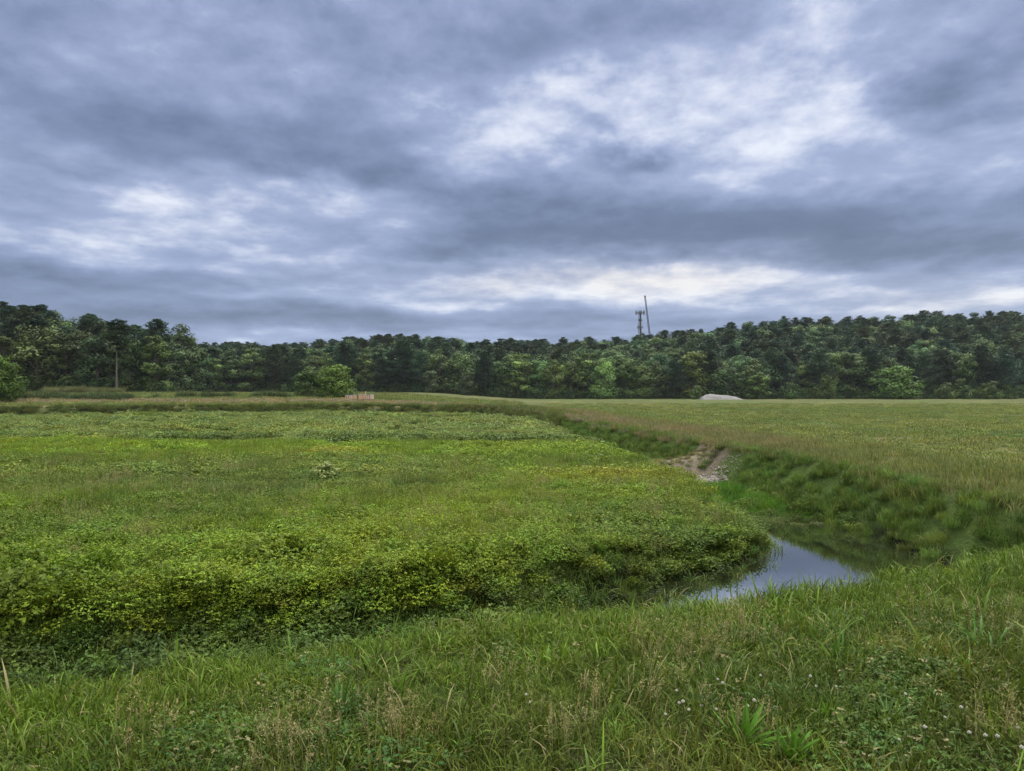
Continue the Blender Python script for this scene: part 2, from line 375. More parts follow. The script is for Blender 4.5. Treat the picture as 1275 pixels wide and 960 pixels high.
BERM_A, BERM_B = np.array([4.2, 27.2]), np.array([8.6, 29.0])
def ground_z(x, y):
    x = np.asarray(x, float); y = np.asarray(y, float); P = np.stack([x.ravel(), y.ravel()], 1)
    di = sdist(P, BOG); do = sdist(P, RIM); xr, yr = P[:, 0], P[:, 1]
    crest = np.interp(yr, [9, 13, 22, 35, 80], [-0.15, -0.42, -0.36, -0.32, -0.1]); crest = np.where(yr < 9, -0.20 + 0.08 * ss(-3.2, -0.6, xr) - 0.04 * ss(-1, 2, xr), crest)
    fl = field(xr, yr)
    t = -do                                                     # outside the rim
    wide = np.where(yr < 12, 6.0, 5.0)
    outer = crest + (fl - crest) * ss(wide * 0.6, wide * 1.5, t)
    outer = np.where((yr < 10) & (t > 0), (-0.20 + 0.08 * ss(-3.2, -0.6, xr) - 0.04 * ss(-1, 2, xr)) * ss(2.4, 0.0, t), outer)
    slope = 1.15
    zin = -0.9 - 0.38 * ss(1.0, 3.2, xr) * ss(19.5, 17, yr) - 1.3 * np.maximum(-di, 0) - 0.05 * ss(-1.5, 0.0, -np.abs(di))
    zout = crest - slope * (np.sqrt(np.maximum(do, 0) ** 2 + 0.25 ** 2) - 0.25)
    floor = np.interp(yr, [18.8, 20.5, 27, 40], [-1.9, -1.5, -1.42, -1.35]); floor = floor + (-1.50 - floor) * ss(1.6, 0.4, xr)
    # soft maximum of bog shoulder, dyke slope and ditch floor
    kk = 9.0
    ring = np.log(np.exp(kk * zin) + np.exp(kk * zout) + np.exp(kk * floor)) / kk
    z = np.where(di > 0, -0.9, np.where(do > 0, np.minimum(ring, np.where(do > 0.4, 9, crest + 0.03)), outer))
    z = np.where((di > 0), -0.9 - 0.38 * ss(2.2, 0.0, di) * ss(1.0, 3.2, xr) * ss(19.5, 17, yr), z)
    # the earth crossing over the side ditch
    e = BERM_B - BERM_A; w = P - BERM_A; tt = np.clip((w @ e) / (e @ e), -0.1, 1.1); dd = np.linalg.norm(w - tt[:, None] * e, axis=1)
    zb = (-0.95 + 0.52 * ss(0.3, 1.0, tt)) - 0.55 * np.maximum(dd - 0.35, 0)
    z = np.where((dd < 4) & (do > -1.0), np.maximum(z, zb), z)
    # a low bank across the middle distance
    bank = 0.55 * np.exp(-((yr - 172 - 0.05 * xr) / 2.2) ** 2) * ss(-12, 12, xr) * (np.abs(xr) < 200)
    z = z + bank + hill(xr, yr)
    rough = np.where(yr < 60, 0.05, 0.12)
    z = z + rough * fbm(xr, yr, 3.1, 0) * ss(0, 0.8, np.abs(do)) * 0.7 + 0.015 * vnoise(xr, yr, 0.5, 3)
    z = z + np.where((di > 0), 0.06 * fbm(xr, yr, 2.2, 2), 0)
    return z.reshape(x.shape)

def gz(x, y): return float(ground_z(np.array([x]), np.array([y]))[0])

def axis(fine_a, fine_b, step, lo, hi, grow=1.07):
    a = list(np.arange(fine_a, fine_b + 1e-6, step)); s = step
    v = a[-1]
    while v < hi: s *= grow; v += s; a.append(v)
    s = step; v = a[0]; pre = []
    while v > lo: s *= grow; v -= s; pre.append(v)
    return np.array(pre[::-1] + a)

gx = axis(-9, 12, 0.14, -4000, 4000, 1.06)
gy = axis(2, 32, 0.14, -2500, 5000, 1.045)
GX, GY = np.meshgrid(gx, gy); GZ = ground_z(GX, GY)
far_m = ss(700, 1500, np.hypot(GX, GY)); GZ = GZ * (1 - far_m)
nx, ny = len(gx), len(gy)
idx = np.arange(nx * ny).reshape(ny, nx)
F = np.stack([idx[:-1, :-1], idx[:-1, 1:], idx[1:, 1:], idx[1:, :-1]], -1).reshape(-1, 4)
gg = Geo(); gg.add(np.stack([GX, GY, GZ], -1).reshape(-1, 3), F)

def zone_masks(x, y):
    P = np.stack([x.ravel(), y.ravel()], 1); return sdist(P, BOG), sdist(P, RIM)
def ground_colour(x, y, z):
    xr, yr, zr = x.ravel(), y.ravel(), z.ravel(); di, do = zone_masks(x, y); t = -do
    c = np.tile(np.array([0.072, 0.083, 0.027]), (len(xr), 1))                       # right hand field and the land beyond
    def mix(m, col):
        nonlocal c; m = np.clip(m, 0, 1)[:, None]; c = c * (1 - m) + np.array(col) * m
    n1 = fbm(xr, yr, 9.0, 1); n2 = fbm(xr, yr, 2.5, 3)
    mix(0.5 * ss(0.1, 0.8, n1), (0.15, 0.14, 0.06)); mix(0.5 * ss(0.1, .8, -n1), (0.075, 0.115, 0.03))
    strip = ss(-0.3, 1.0, t) * ss(6, 2.5, t + n2 * 0.8) * ss(20, 32, yr) * (xr > -6)
    mix(strip * 0.85, (0.16, 0.125, 0.085))                                           # brown seeding grass on the dyke
    farleft = ss(0.5, 3, t) * ss(6, -20, xr) * (yr > 60)
    mix(farleft * ss(120, 112, yr + 4 * n1) * 0.8, (0.17, 0.145, 0.07))
    mix(farleft * ss(118, 124, yr) * ss(140, 132, yr + 3 * n1) * 0.6, (0.10, 0.125, 0.04))
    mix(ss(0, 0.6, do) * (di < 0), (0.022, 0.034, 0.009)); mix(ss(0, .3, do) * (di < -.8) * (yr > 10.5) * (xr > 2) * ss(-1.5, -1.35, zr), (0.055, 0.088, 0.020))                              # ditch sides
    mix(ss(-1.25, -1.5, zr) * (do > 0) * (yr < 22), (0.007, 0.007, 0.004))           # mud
    mix((di > -0.1) * 1.0, (0.045, 0.068, 0.012))                                     # bog
    mix(((di > 0) & (yr > 34)) * 1.0, (0.075, 0.10, 0.032))
    near = (yr < 11) & (do < 0.2) & (xr < 12); mix(near * 1.0, (0.040, 0.040, 0.020))
    mix(near * ss(0.35, 0.9, n2) * 1.0, (0.085, 0.065, 0.042))
    e = BERM_B - BERM_A; w = np.stack([xr, yr], 1) - BERM_A; tt = np.clip((w @ e) / (e @ e), 0, 1); dd = np.linalg.norm(w - tt[:, None] * e, axis=1)
    mix(ss(2.4, 1.6, dd + .3 * n2) * (di < 0) * (do > -.2), (0.15, 0.127, 0.092))
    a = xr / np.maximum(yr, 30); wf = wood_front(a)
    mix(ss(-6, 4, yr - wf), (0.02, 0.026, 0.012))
    return c
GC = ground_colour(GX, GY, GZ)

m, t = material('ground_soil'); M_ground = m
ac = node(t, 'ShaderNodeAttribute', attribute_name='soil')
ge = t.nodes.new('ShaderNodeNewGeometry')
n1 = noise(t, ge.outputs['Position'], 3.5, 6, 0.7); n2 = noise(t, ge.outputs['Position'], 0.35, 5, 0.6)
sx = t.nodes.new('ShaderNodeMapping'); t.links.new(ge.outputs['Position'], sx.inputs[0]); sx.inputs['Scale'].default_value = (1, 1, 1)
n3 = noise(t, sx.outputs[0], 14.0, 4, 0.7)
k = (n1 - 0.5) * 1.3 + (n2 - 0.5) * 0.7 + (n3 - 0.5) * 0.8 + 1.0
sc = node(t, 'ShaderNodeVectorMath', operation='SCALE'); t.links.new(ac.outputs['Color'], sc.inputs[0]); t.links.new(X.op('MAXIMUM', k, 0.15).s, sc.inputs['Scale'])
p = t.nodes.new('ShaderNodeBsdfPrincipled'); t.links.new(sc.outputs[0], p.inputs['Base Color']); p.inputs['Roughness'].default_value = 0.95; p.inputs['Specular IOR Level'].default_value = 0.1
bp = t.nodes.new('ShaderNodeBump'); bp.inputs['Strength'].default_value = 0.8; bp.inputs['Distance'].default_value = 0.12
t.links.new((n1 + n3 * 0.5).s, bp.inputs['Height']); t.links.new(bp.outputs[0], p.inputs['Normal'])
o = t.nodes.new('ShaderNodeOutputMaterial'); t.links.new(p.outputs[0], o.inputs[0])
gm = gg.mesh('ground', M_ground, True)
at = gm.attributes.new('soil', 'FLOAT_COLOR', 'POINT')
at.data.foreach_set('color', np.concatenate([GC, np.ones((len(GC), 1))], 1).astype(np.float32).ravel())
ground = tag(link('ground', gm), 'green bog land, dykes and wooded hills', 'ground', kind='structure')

# water in the ditch
m, t = material('ditch_water'); M_water = m
ge = t.nodes.new('ShaderNodeNewGeometry')
p = t.nodes.new('ShaderNodeBsdfPrincipled'); p.inputs['Base Color'].default_value = (0.012, 0.014, 0.008, 1)
p.inputs['Roughness'].default_value = 0.03; p.inputs['IOR'].default_value = 2.6; p.inputs['Coat Weight'].default_value = 1.0; p.inputs['Coat IOR'].default_value = 2.2; p.inputs['Coat Roughness'].default_value = 0.02; p.inputs['Specular IOR Level'].default_value = 0.5
wn = noise(t, ge.outputs['Position'], 5.0, 3, 0.5)
bp = t.nodes.new('ShaderNodeBump'); bp.inputs['Strength'].default_value = 0.02; bp.inputs['Distance'].default_value = 0.02
t.links.new(wn.s, bp.inputs['Height']); t.links.new(bp.outputs[0], p.inputs['Normal'])
o = t.nodes.new('ShaderNodeOutputMaterial'); t.links.new(p.outputs[0], o.inputs[0])
WATER_Z = -1.55
g = Geo(); g.add([(-34, -12, WATER_Z), (9.9, -12, WATER_Z), (9.9, 20.6, WATER_Z), (-34, 20.6, WATER_Z)], [[0, 1, 2, 3]])
tag(link('water', g.mesh('water', M_water)), 'still grey water in the bog ditch', 'water', kind='structure')

# thin summer air: one even box of haze
m, t = material('haze_air')
pv = t.nodes.new('ShaderNodeVolumePrincipled'); pv.inputs['Color'].default_value = (0.80, 0.88, 1.0, 1); pv.inputs['Density'].default_value = 0.00008; pv.inputs['Anisotropy'].default_value = 0.2
o = t.nodes.new('ShaderNodeOutputMaterial'); t.links.new(pv.outputs[0], o.inputs['Volume'])
g = Geo(); box(g, (0, 240, 28), (1100, 720, 90)); tag(link('haze', g.mesh('haze', m)), 'thin blue summer haze over the fields', 'haze', kind='stuff')

# ------------------------------------------------------------------ scattering (only for what nobody could count)
def proto_collection(name, meshes):
    c = bpy.data.collections.new(name)
    for i, mm in enumerate(meshes):
        c.objects.link(bpy.data.objects.new(f'{name}_{i:02d}', mm))
    return c

_trees = {}
def scatter_tree(coll):
    if coll.name in _trees: return _trees[coll.name]
    t = bpy.data.node_groups.new('scatter_' + coll.name, 'GeometryNodeTree')
    t.interface.new_socket('Geometry', in_out='INPUT', socket_type='NodeSocketGeometry')
    t.interface.new_socket('Geometry', in_out='OUTPUT', socket_type='NodeSocketGeometry')
    gi = t.nodes.new('NodeGroupInput'); go = t.nodes.new('NodeGroupOutput')
    ci = t.nodes.new('GeometryNodeCollectionInfo'); ci.inputs['Collection'].default_value = coll
    ci.inputs['Separate Children'].default_value = True; ci.inputs['Reset Children'].default_value = True
    ip = t.nodes.new('GeometryNodeInstanceOnPoints'); ip.inputs['Pick Instance'].default_value = True
    def named(n, ty):
        q = t.nodes.new('GeometryNodeInputNamedAttribute'); q.data_type = ty; q.inputs['Name'].default_value = n
        return [s for s in q.outputs if s.enabled and s.name == 'Attribute'][0]
    e = t.nodes.new('FunctionNodeEulerToRotation')
    t.links.new(named('rot', 'FLOAT_VECTOR'), e.inputs[0]); t.links.new(e.outputs[0], ip.inputs['Rotation'])
    t.links.new(named('scl', 'FLOAT_VECTOR'), ip.inputs['Scale']); t.links.new(named('pick', 'INT'), ip.inputs['Instance Index'])
    t.links.new(gi.outputs[0], ip.inputs['Points']); t.links.new(ci.outputs[0], ip.inputs['Instance']); t.links.new(ip.outputs[0], go.inputs[0])
    _trees[coll.name] = t
    return t

def scatter(name, coll, pos, scl, tint, label, cat, pick=None, tilt=0.12, rot=None):
    n = len(pos); k = len(coll.objects)
    me = bpy.data.meshes.new(name); me.vertices.add(n); me.vertices.foreach_set('co', np.asarray(pos, np.float32).ravel())
    if rot is None: rot = np.stack([rng.normal(0, tilt, n), rng.normal(0, tilt, n), rng.uniform(0, 6.283, n)], 1)
    scl = np.asarray(scl, float); scl = np.repeat(scl[:, None], 3, 1) if scl.ndim == 1 else scl
    if pick is None: pick = rng.integers(0, k, n)
    for nm, ty, a, key in (('rot', 'FLOAT_VECTOR', rot, 'vector'), ('scl', 'FLOAT_VECTOR', scl, 'vector'), ('tint', 'FLOAT_VECTOR', tint, 'vector')):
        me.attributes.new(nm, ty, 'POINT').data.foreach_set(key, np.asarray(a, np.float32).ravel())
    me.attributes.new('pick', 'INT', 'POINT').data.foreach_set('value', np.asarray(pick, np.int32))
    o = link(name, me); md = o.modifiers.new('scatter', 'NODES'); md.node_group = scatter_tree(coll)
    return tag(o, label, cat, kind='stuff')

def in_view(x, y, m=1.0): return np.abs(x) < 0.70 * y + m + 0.8

def sample(x0, x1, y0, y1, dens, margin=1.0):
    n = int((x1 - x0) * (y1 - y0) * dens)
    x = rng.uniform(x0, x1, n); y = rng.uniform(y0, y1, n)
    k = in_view(x, y, margin); return x[k], y[k]

def tints(n, base, spread=0.18, hue=0.08):
    base = np.broadcast_to(np.asarray(base, float), (n, 3))
    v = np.exp(rng.normal(0, spread, (n, 1))); h = rng.normal(0, hue, n)
    return np.clip(base * v * np.stack([1 + h * 1.2, 1 + 0 * h, 1 - h], 1), 0.002, 1)

def disc(n, r): 
    a = rng.uniform(0, 2 * np.pi, n); q = r * np.sqrt(rng.uniform(0, 1, n)); return np.cos(a) * q, np.sin(a) * q

# ---- prototypes for ground plants
def grass_patch(n, rad, lmin, lmax, width, lean=0.35, curl=0.9, drys=0.12, segs=3):
    g = Geo(); bx, by = disc(n, rad); L = rng.uniform(lmin, lmax, n) * np.exp(rng.normal(0, .15, n))
    dry = (rng.uniform(0, 1, n) < drys) * rng.uniform(0.5, 1, n)
    blades(g, np.stack([bx, by, np.full(n, -0.02)], 1), rng.uniform(0, 6.283, n), L, width * rng.uniform(0.6, 1.3, n), np.abs(rng.normal(0, lean, n)), rng.uniform(0.2, curl * 1.6, n), rng.uniform(0.55, 1.35, n), dry, segs)
    return g
def leafy_patch(stems, rad, hmin, hmax, leaf, per=4, drys=0.03, dome=0.0, up=0.75):
    g = Geo(); sx_, sy_ = disc(stems, rad); h = rng.uniform(hmin, hmax, stems) * (1 - dome * (np.hypot(sx_, sy_) / rad) ** 2)
    n = stems * per; i = np.repeat(np.arange(stems), per)
    q = rng.uniform(0.35, 1.0, n); a = rng.uniform(0, 6.283, n); off = leaf * rng.uniform(0.6, 2.0, n)
    cen = np.stack([sx_[i] + np.cos(a) * off, sy_[i] + np.sin(a) * off, h[i] * q], 1)
    sv = np.exp(rng.normal(0, 0.18, stems))[i] * (0.65 + 0.45 * q)
    st_tone = (rng.uniform(0, 1, stems) < drys) * rng.uniform(.4, 1, stems); tone = np.repeat(st_tone, per)
    for k3 in (-1, 0, 1):                                       # three leaflets
        b = a + k3 * 1.15; d = np.stack([np.cos(b), np.sin(b), rng.normal(-0.15, 0.3, n)], 1)
        nr = np.stack([rng.normal(0, .35, n), rng.normal(0, .35, n), np.full(n, up)], 1)
        l = leaf * rng.uniform(0.75, 1.35, n)
        leaves(g, cen + d * leaf * 0.55, d, nr, l, l * 0.62, sv * rng.uniform(0.8, 1.2, n), tone)
    blades(g, np.stack([sx_, sy_, np.full(stems, -.03)], 1), rng.uniform(0, 6.283, stems), h * 1.0, leaf * 0.10, 0.1, 0.2, 0.6, st_tone)
    return g
def seed_patch(n, rad, hmin, hmax, spik=26, sz=0.012):
    """fine dry stems with airy panicles"""
    g = Geo(); bx, by = disc(n, rad); L = rng.uniform(hmin, hmax, n); a = rng.uniform(0, 6.283, n); lean = np.abs(rng.normal(0, .16, n))
    blades(g, np.stack([bx, by, np.zeros(n)], 1), a, L, 0.003, lean, 0.15, rng.uniform(.6, 1.1, n), 1.0)
    i = np.repeat(np.arange(n), spik); m_ = len(i); q = rng.uniform(0.62, 1.03, m_); rr = (0.09 * L[i]) * rng.uniform(0, 1.6, m_) * (1.05 - q) * 3.0; b = rng.uniform(0, 6.283, m_)
    cen = np.stack([bx[i] + np.cos(a[i]) * np.sin(lean[i]) * L[i] * q + np.cos(b) * rr, by[i] + np.sin(a[i]) * np.sin(lean[i]) * L[i] * q + np.sin(b) * rr, np.cos(lean[i]) * L[i] * q], 1)
    d = np.stack([np.cos(b), np.sin(b), rng.uniform(.3, 1.6, m_)], 1)
    leaves(g, cen, d, rng.normal(0, 1, (m_, 3)), sz * rng.uniform(.8, 1.8, m_), sz * 0.45, rng.uniform(.7, 1.35, m_), rng.uniform(.45, .9, m_))
    return g

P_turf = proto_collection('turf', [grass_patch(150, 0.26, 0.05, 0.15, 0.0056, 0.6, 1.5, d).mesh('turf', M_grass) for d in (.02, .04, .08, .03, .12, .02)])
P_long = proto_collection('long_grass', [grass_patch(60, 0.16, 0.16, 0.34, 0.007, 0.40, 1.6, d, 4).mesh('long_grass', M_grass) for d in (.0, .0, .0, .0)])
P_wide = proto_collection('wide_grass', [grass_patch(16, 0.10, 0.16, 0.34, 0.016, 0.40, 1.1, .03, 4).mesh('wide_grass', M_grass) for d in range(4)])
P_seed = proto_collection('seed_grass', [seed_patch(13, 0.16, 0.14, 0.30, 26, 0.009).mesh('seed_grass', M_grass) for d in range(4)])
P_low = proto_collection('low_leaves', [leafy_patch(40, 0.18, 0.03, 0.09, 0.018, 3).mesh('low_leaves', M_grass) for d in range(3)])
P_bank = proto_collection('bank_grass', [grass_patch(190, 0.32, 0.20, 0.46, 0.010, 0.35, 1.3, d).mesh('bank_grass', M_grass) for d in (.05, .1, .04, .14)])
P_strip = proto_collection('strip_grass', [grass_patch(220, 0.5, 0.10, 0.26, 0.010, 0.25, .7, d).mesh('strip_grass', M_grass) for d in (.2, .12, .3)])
P_field = proto_collection('field_grass', [grass_patch(230, 0.75, 0.05, 0.15, 0.026, 0.9, 1.2, d).mesh('field_grass', M_grass) for d in (.04, .08, .12, .03)])
P_tall = proto_collection('tall_leaves', [leafy_patch(75, 0.34, 0.14, 0.40, lf, 6, .01).mesh('tall_leaves', M_bog) for lf in (.034, .046, .028, .038)])
P_leafy = proto_collection('bog_leafy', [leafy_patch(95, 0.36, 0.08, h, lf, 4, d).mesh('bog_leafy', M_bog) for lf, h, d in ((.026, .20, .01), (.034, .24, .01), (.022, .18, .02), (.030, .27, .01))])
P_leafym = proto_collection('bog_leafy_mid', [leafy_patch(110, 0.6, 0.08, h, lf, 3, d).mesh('bog_leafy_mid', M_bog) for lf, h, d in ((.045, .22, .01), (.055, .26, .01), (.04, .2, .02))])
P_leafyf = proto_collection('bog_leafy_far', [leafy_patch(110, 1.2, 0.06, h, lf, 3, d).mesh('bog_leafy_far', M_bog) for lf, h, d in ((.09, .24, .01), (.11, .3, .01), (.08, .22, .03))])

def stack(x, y, dz=0.0): return np.stack([x, y, ground_z(x, y) + dz], 1)

# ---- grass on the near dyke
x, y = sample(-9, 9, 1.7, 10, 58, 1.2)
di, do = zone_masks(x, y); k = do < 1.0; x, y = x[k], y[k]
n2 = fbm(x, y, 1.4, 2); n1 = fbm(x, y, 3.0, 4)
base = np.where((n1 > 0.25)[:, None], [[0.112, 0.126, 0.022]], [[0.070, 0.104, 0.013]])
edge = ss(1.6, 0.2, -zone_masks(x, y)[1])[:, None]
base = base * (1 - edge) + np.array([[0.092, 0.145, 0.014]]) * edge
scatter('dyke_grass', P_turf, stack(x, y), np.exp(rng.normal(0, .2, len(x))) * (0.85 + 0.15 * edge[:, 0]) * (1 + 0.25 * n2), tints(len(x), base), 'short green turf on the near dyke', 'grass')
x, y = sample(-9, 9, 1.9, 10, 16, 1.2); di, do = zone_masks(x, y); k = (do < 1.0) & (fbm(x, y, 1.6, 1) + 0.5 * ss(1.5, 0, -do) > 0.12); x, y = x[k], y[k]
scatter('long_grass', P_long, stack(x, y), rng.uniform(.32, .62, len(x)), tints(len(x), (0.084, 0.130, 0.016), .22), 'longer grass along the dyke edge', 'grass')
x, y = sample(-9, 9, 1.9, 9.5, 7, 1.2); di, do = zone_masks(x, y); k = (do < .5) & (fbm(x, y, 1.2, 3) > 0.05); x, y = x[k], y[k]
scatter('wide_grass', P_wide, stack(x, y), rng.uniform(.5, 1.0, len(x)), tints(len(x), (0.088, 0.15, 0.020), .2), 'broad bladed grass on the near dyke', 'grass')
def blob(x, y, cx_, cy_, sx2, sy2): return np.exp(-((x - cx_) / sx2) ** 2 - ((y - cy_) / sy2) ** 2)
x, y = sample(-8, 9, 2.2, 9.0, 46, 1.0); di, do = zone_masks(x, y)
dens = blob(x, y, .25, 3.75, .7, .4) + blob(x, y, 2.75, 4.7, .8, .5) + .5 * blob(x, y, -.9, 3.5, .6, .3) + .25 * blob(x, y, 1.4, 4.9, 1.2, .4) + .5 * blob(x, y, 2.3, 3.3, .5, .3) + .25 * blob(x, y, -1.1, 4.5, .6, .4)
k = (do < 0.1) & (rng.uniform(0, 1, len(x)) < dens * .34 * (0.35 + 0.8 * (fbm(x, y, .6, 2) > -.1))); x, y = x[k], y[k]
scatter('seeding_grass', P_seed, stack(x, y), rng.uniform(.7, 1.2, len(x)), tints(len(x), (0.34, 0.33, 0.15)), 'dry tan seeding grass on the near dyke', 'grass')
x, y = sample(-8, 8, 2.0, 7.5, 16, 1.0); di, do = zone_masks(x, y); k = (do < -.2) & (fbm(x, y, 1.0, 5) > 0.0); x, y = x[k], y[k]
scatter('clover_leaves', P_low, stack(x, y), rng.uniform(.7, 1.3, len(x)), tints(len(x), (0.06, 0.11, 0.022)), 'low clover leaves among the turf', 'ground cover')

# ---- bog plants
def bog_tint(x, y):
    n = len(x); nb = fbm(x, y, 6.0, 1); nl = fbm(x, y, 2.0, 4); b = np.tile(np.array([[0.120, 0.180, 0.014]]), (n, 1))
    def mix(m, c):
        nonlocal b; m = np.clip(m, 0, 1)[:, None]; b = b * (1 - m) + np.array(c) * m
    mix(ss(.15, .7, nb) * .6, (0.075, 0.122, 0.018)); mix(ss(.1, .8, -nb) * .7, (0.160, 0.215, 0.016))
    mid = ss(16, 19, y + nl) * ss(30, 25, y + nl * 2) * ss(1, -3, x); mix(mid * .6, (0.088, 0.122, 0.030))
    far = ss(34, 36.0, y + .10 * x + .6 * nl); mix(far * .95, (0.132, 0.176, 0.046)); mix(ss(25, 30, y) * (1 - far) * .6, (0.14, 0.21, 0.014))
    mix(far * ss(.1, .6, fbm(x, y, 9, 2)) * .5, (0.14, 0.175, 0.032))
    mix(ss(74, 80, y) * ss(-22, -12, x) * .5, (0.10, 0.19, 0.02))
    mix(ss(.85, 1.2, fbm(x, y, 3.3, 3)) * .4, (0.18, 0.16, 0.03))
    mix(blob(x, y, 3.4, 21.5, 2.0, 1.6) * .4, (0.22, 0.18, 0.02)); mix(blob(x, y, -7, 29, 1.6, 1.0) * .5, (0.22, 0.15, 0.03))
    return b
x, y = sample(-14, 8, 8, 22, 13, 1.5); di, do = zone_masks(x, y); k = di > -.25; x, y = x[k], y[k]
scatter('bog_plants', P_leafy, stack(x, y), rng.uniform(.75, 1.25, len(x)) * (1 + .2 * fbm(x, y, 1.7, 5)), tints(len(x), bog_tint(x, y), .15), 'low leafy yellow green plants over the near bog', 'bog plants')
x, y = sample(-32, 8, 21, 48, 5.0, 2.0); di, do = zone_masks(x, y); k = di > -.2; x, y = x[k], y[k]
scatter('bog_plants', P_leafym, stack(x, y), rng.uniform(.7, 1.2, len(x)) * (1 + .35 * fbm(x, y, 2.6, 5)), tints(len(x), bog_tint(x, y), .15), 'leafy green plants over the middle of the bog', 'bog plants')
x, y = sample(-64, 6, 46, 90, 1.6, 3.0); di, do = zone_masks(x, y); k = di > -.2; x, y = x[k], y[k]
scatter('bog_plants', P_leafyf, stack(x, y), rng.uniform(.6, 1.1, len(x)) * (1 + .3 * fbm(x, y, 5.0, 5)), tints(len(x), bog_tint(x, y), .15), 'dull green plants over the far bog', 'bog plants')
x, y = sample(-32, 5, 32, 42, 9, 2.0); di, do = zone_masks(x, y); k = (di > .2) & (np.abs(y + .10 * x - 36.6 + .8 * fbm(x, y, 5, 2)) < .7) & (fbm(x, y, 2.5, 4) > -.35); x, y = x[k], y[k]
scatter('bog_line_plants', P_leafym, stack(x, y), rng.uniform(1.2, 1.9, len(x)), tints(len(x), (0.088, 0.130, 0.030), .2), 'dark line of taller plants across the bog', 'bog plants')
# the tall leafy fringe that hangs over the near ditch
x, y = sample(-14, 8, 7, 17.5, 60, 1.5); di, do = zone_masks(x, y); k = (di > -.5) & (di < 1.3) & (rng.uniform(0, 1, len(x)) < np.where(di < -.15, .20, .38) * (0.5 + .9 * (fbm(x, y, 1.1, 2) > -.25))) & (x < 5.4); x, y, di = x[k], y[k], di[k]
tb = bog_tint(x, y) * 0.75 + np.array([[0.060, 0.110, 0.014]]) * 0.25
scatter('ditch_fringe_plants', P_tall, stack(x, y), rng.uniform(.45, 1.1, len(x)) * np.where(di < -.1, .6, 1.0) * (1 - .25 * ss(-4, 1, x)) * (1 - .40 * ss(1.2, 3.0, x)) * (1 + .35 * fbm(x, y, .9, 1)), tints(len(x), tb, .14), 'tall leafy plants along the bog edge above the ditch', 'bog plants', tilt=.3)
x, y = sample(-14, 8, 7, 25, 26, 1.5); di, do = zone_masks(x, y); k = (di > -.6) & (di < 6.0) & (fbm(x, y, 1.5, 0) > .0) & (x < 6); x, y = x[k], y[k]
scatter('bog_grass', P_long, stack(x, y), rng.uniform(.6, 1.15, len(x)), tints(len(x), (0.115, 0.165, 0.030), .25), 'grass standing among the bog plants', 'grass')
x, y = sample(-26, 8, 8, 36, 8, 1.5); di, do = zone_masks(x, y); k = (di > .1) & (fbm(x, y, 3.5, 3) > -.35); x, y = x[k], y[k]
scatter('bog_fine_grass', P_bank, stack(x, y, .02), rng.uniform(.55, .95, len(x)), tints(len(x), bog_tint(x, y) * [1.0, .98, 1.3], .15), 'fine grass grown through the bog plants', 'grass')
x, y = sample(-14, 5.5, 6, 16, 45, 1.5); di, do = zone_masks(x, y); k = (di < -.2) & (do > 1.3) & (((x < 1.6) & (di > -1.5)) | (di > -.42)) & (rng.uniform(0, 1, len(x)) < .4); x, y = x[k], y[k]
scatter('ditch_plants', P_tall, stack(x, y, -.02), rng.uniform(.45, 1.0, len(x)), tints(len(x), (0.062, 0.100, 0.016), .3), 'leafy plants low in the near ditch', 'ditch plants', tilt=.25)
x, y = sample(-14, 5.5, 6, 16, 30, 1.5); di, do = zone_masks(x, y); k = (di < -.1) & (do > 1.0) & ((x < 1.8) | (di > -.4)) & (rng.uniform(0, 1, len(x)) < .5); x, y = x[k], y[k]
scatter('ditch_grass', P_long, stack(x, y), rng.uniform(.8, 1.5, len(x)), tints(len(x), (0.075, 0.115, 0.024), .25), 'grass standing in the near ditch', 'grass')
x, y = sample(-16, 7, 8, 26, 1.0, 1.5); di, do = zone_masks(x, y); k = (di > -.2) & (fbm(x, y, 2.4, 1) > -.1); x, y = x[k], y[k]
scatter('bog_stalks', P_seed, stack(x, y), rng.uniform(1.3, 2.2, len(x)), tints(len(x), (0.17, 0.19, 0.06)), 'thin seeding stalks above the bog plants', 'grass')
x, y = sample(1, 7, 11, 20, 5, 1.5); di, do = zone_masks(x, y); k = (di < -.35) & (do > .9) & (np.minimum(-di, do) < 1.3) & (rng.uniform(0, 1, len(x)) < .3 + .5 * ss(17, 19, y)); x, y = x[k], y[k]
scatter('pond_stems', P_wide, np.stack([x, y, np.full(len(x), WATER_Z - .05)], 1), rng.uniform(.5, 1.0, len(x)), tints(len(x), (0.08, 0.125, 0.025)), 'thin grass stems standing in the pond shallows', 'grass')
# scum on the pond where it narrows
x, y = sample(5, 7.6, 15.5, 20.5, 60, 1.5); di, do = zone_masks(x, y); k = (di < -.5) & (do > .5) & (rng.uniform(0, 1, len(x)) < ss(17.0, 20.5, y) * .5); x, y = x[k], y[k]
scatter('pond_weed', P_low, np.stack([x, y, np.full(len(x), WATER_Z - .03)], 1), rng.uniform(.5, 1.0, len(x)), tints(len(x), (0.07, 0.10, 0.02)), 'floating weed where the ditch narrows', 'water weed', tilt=.02)

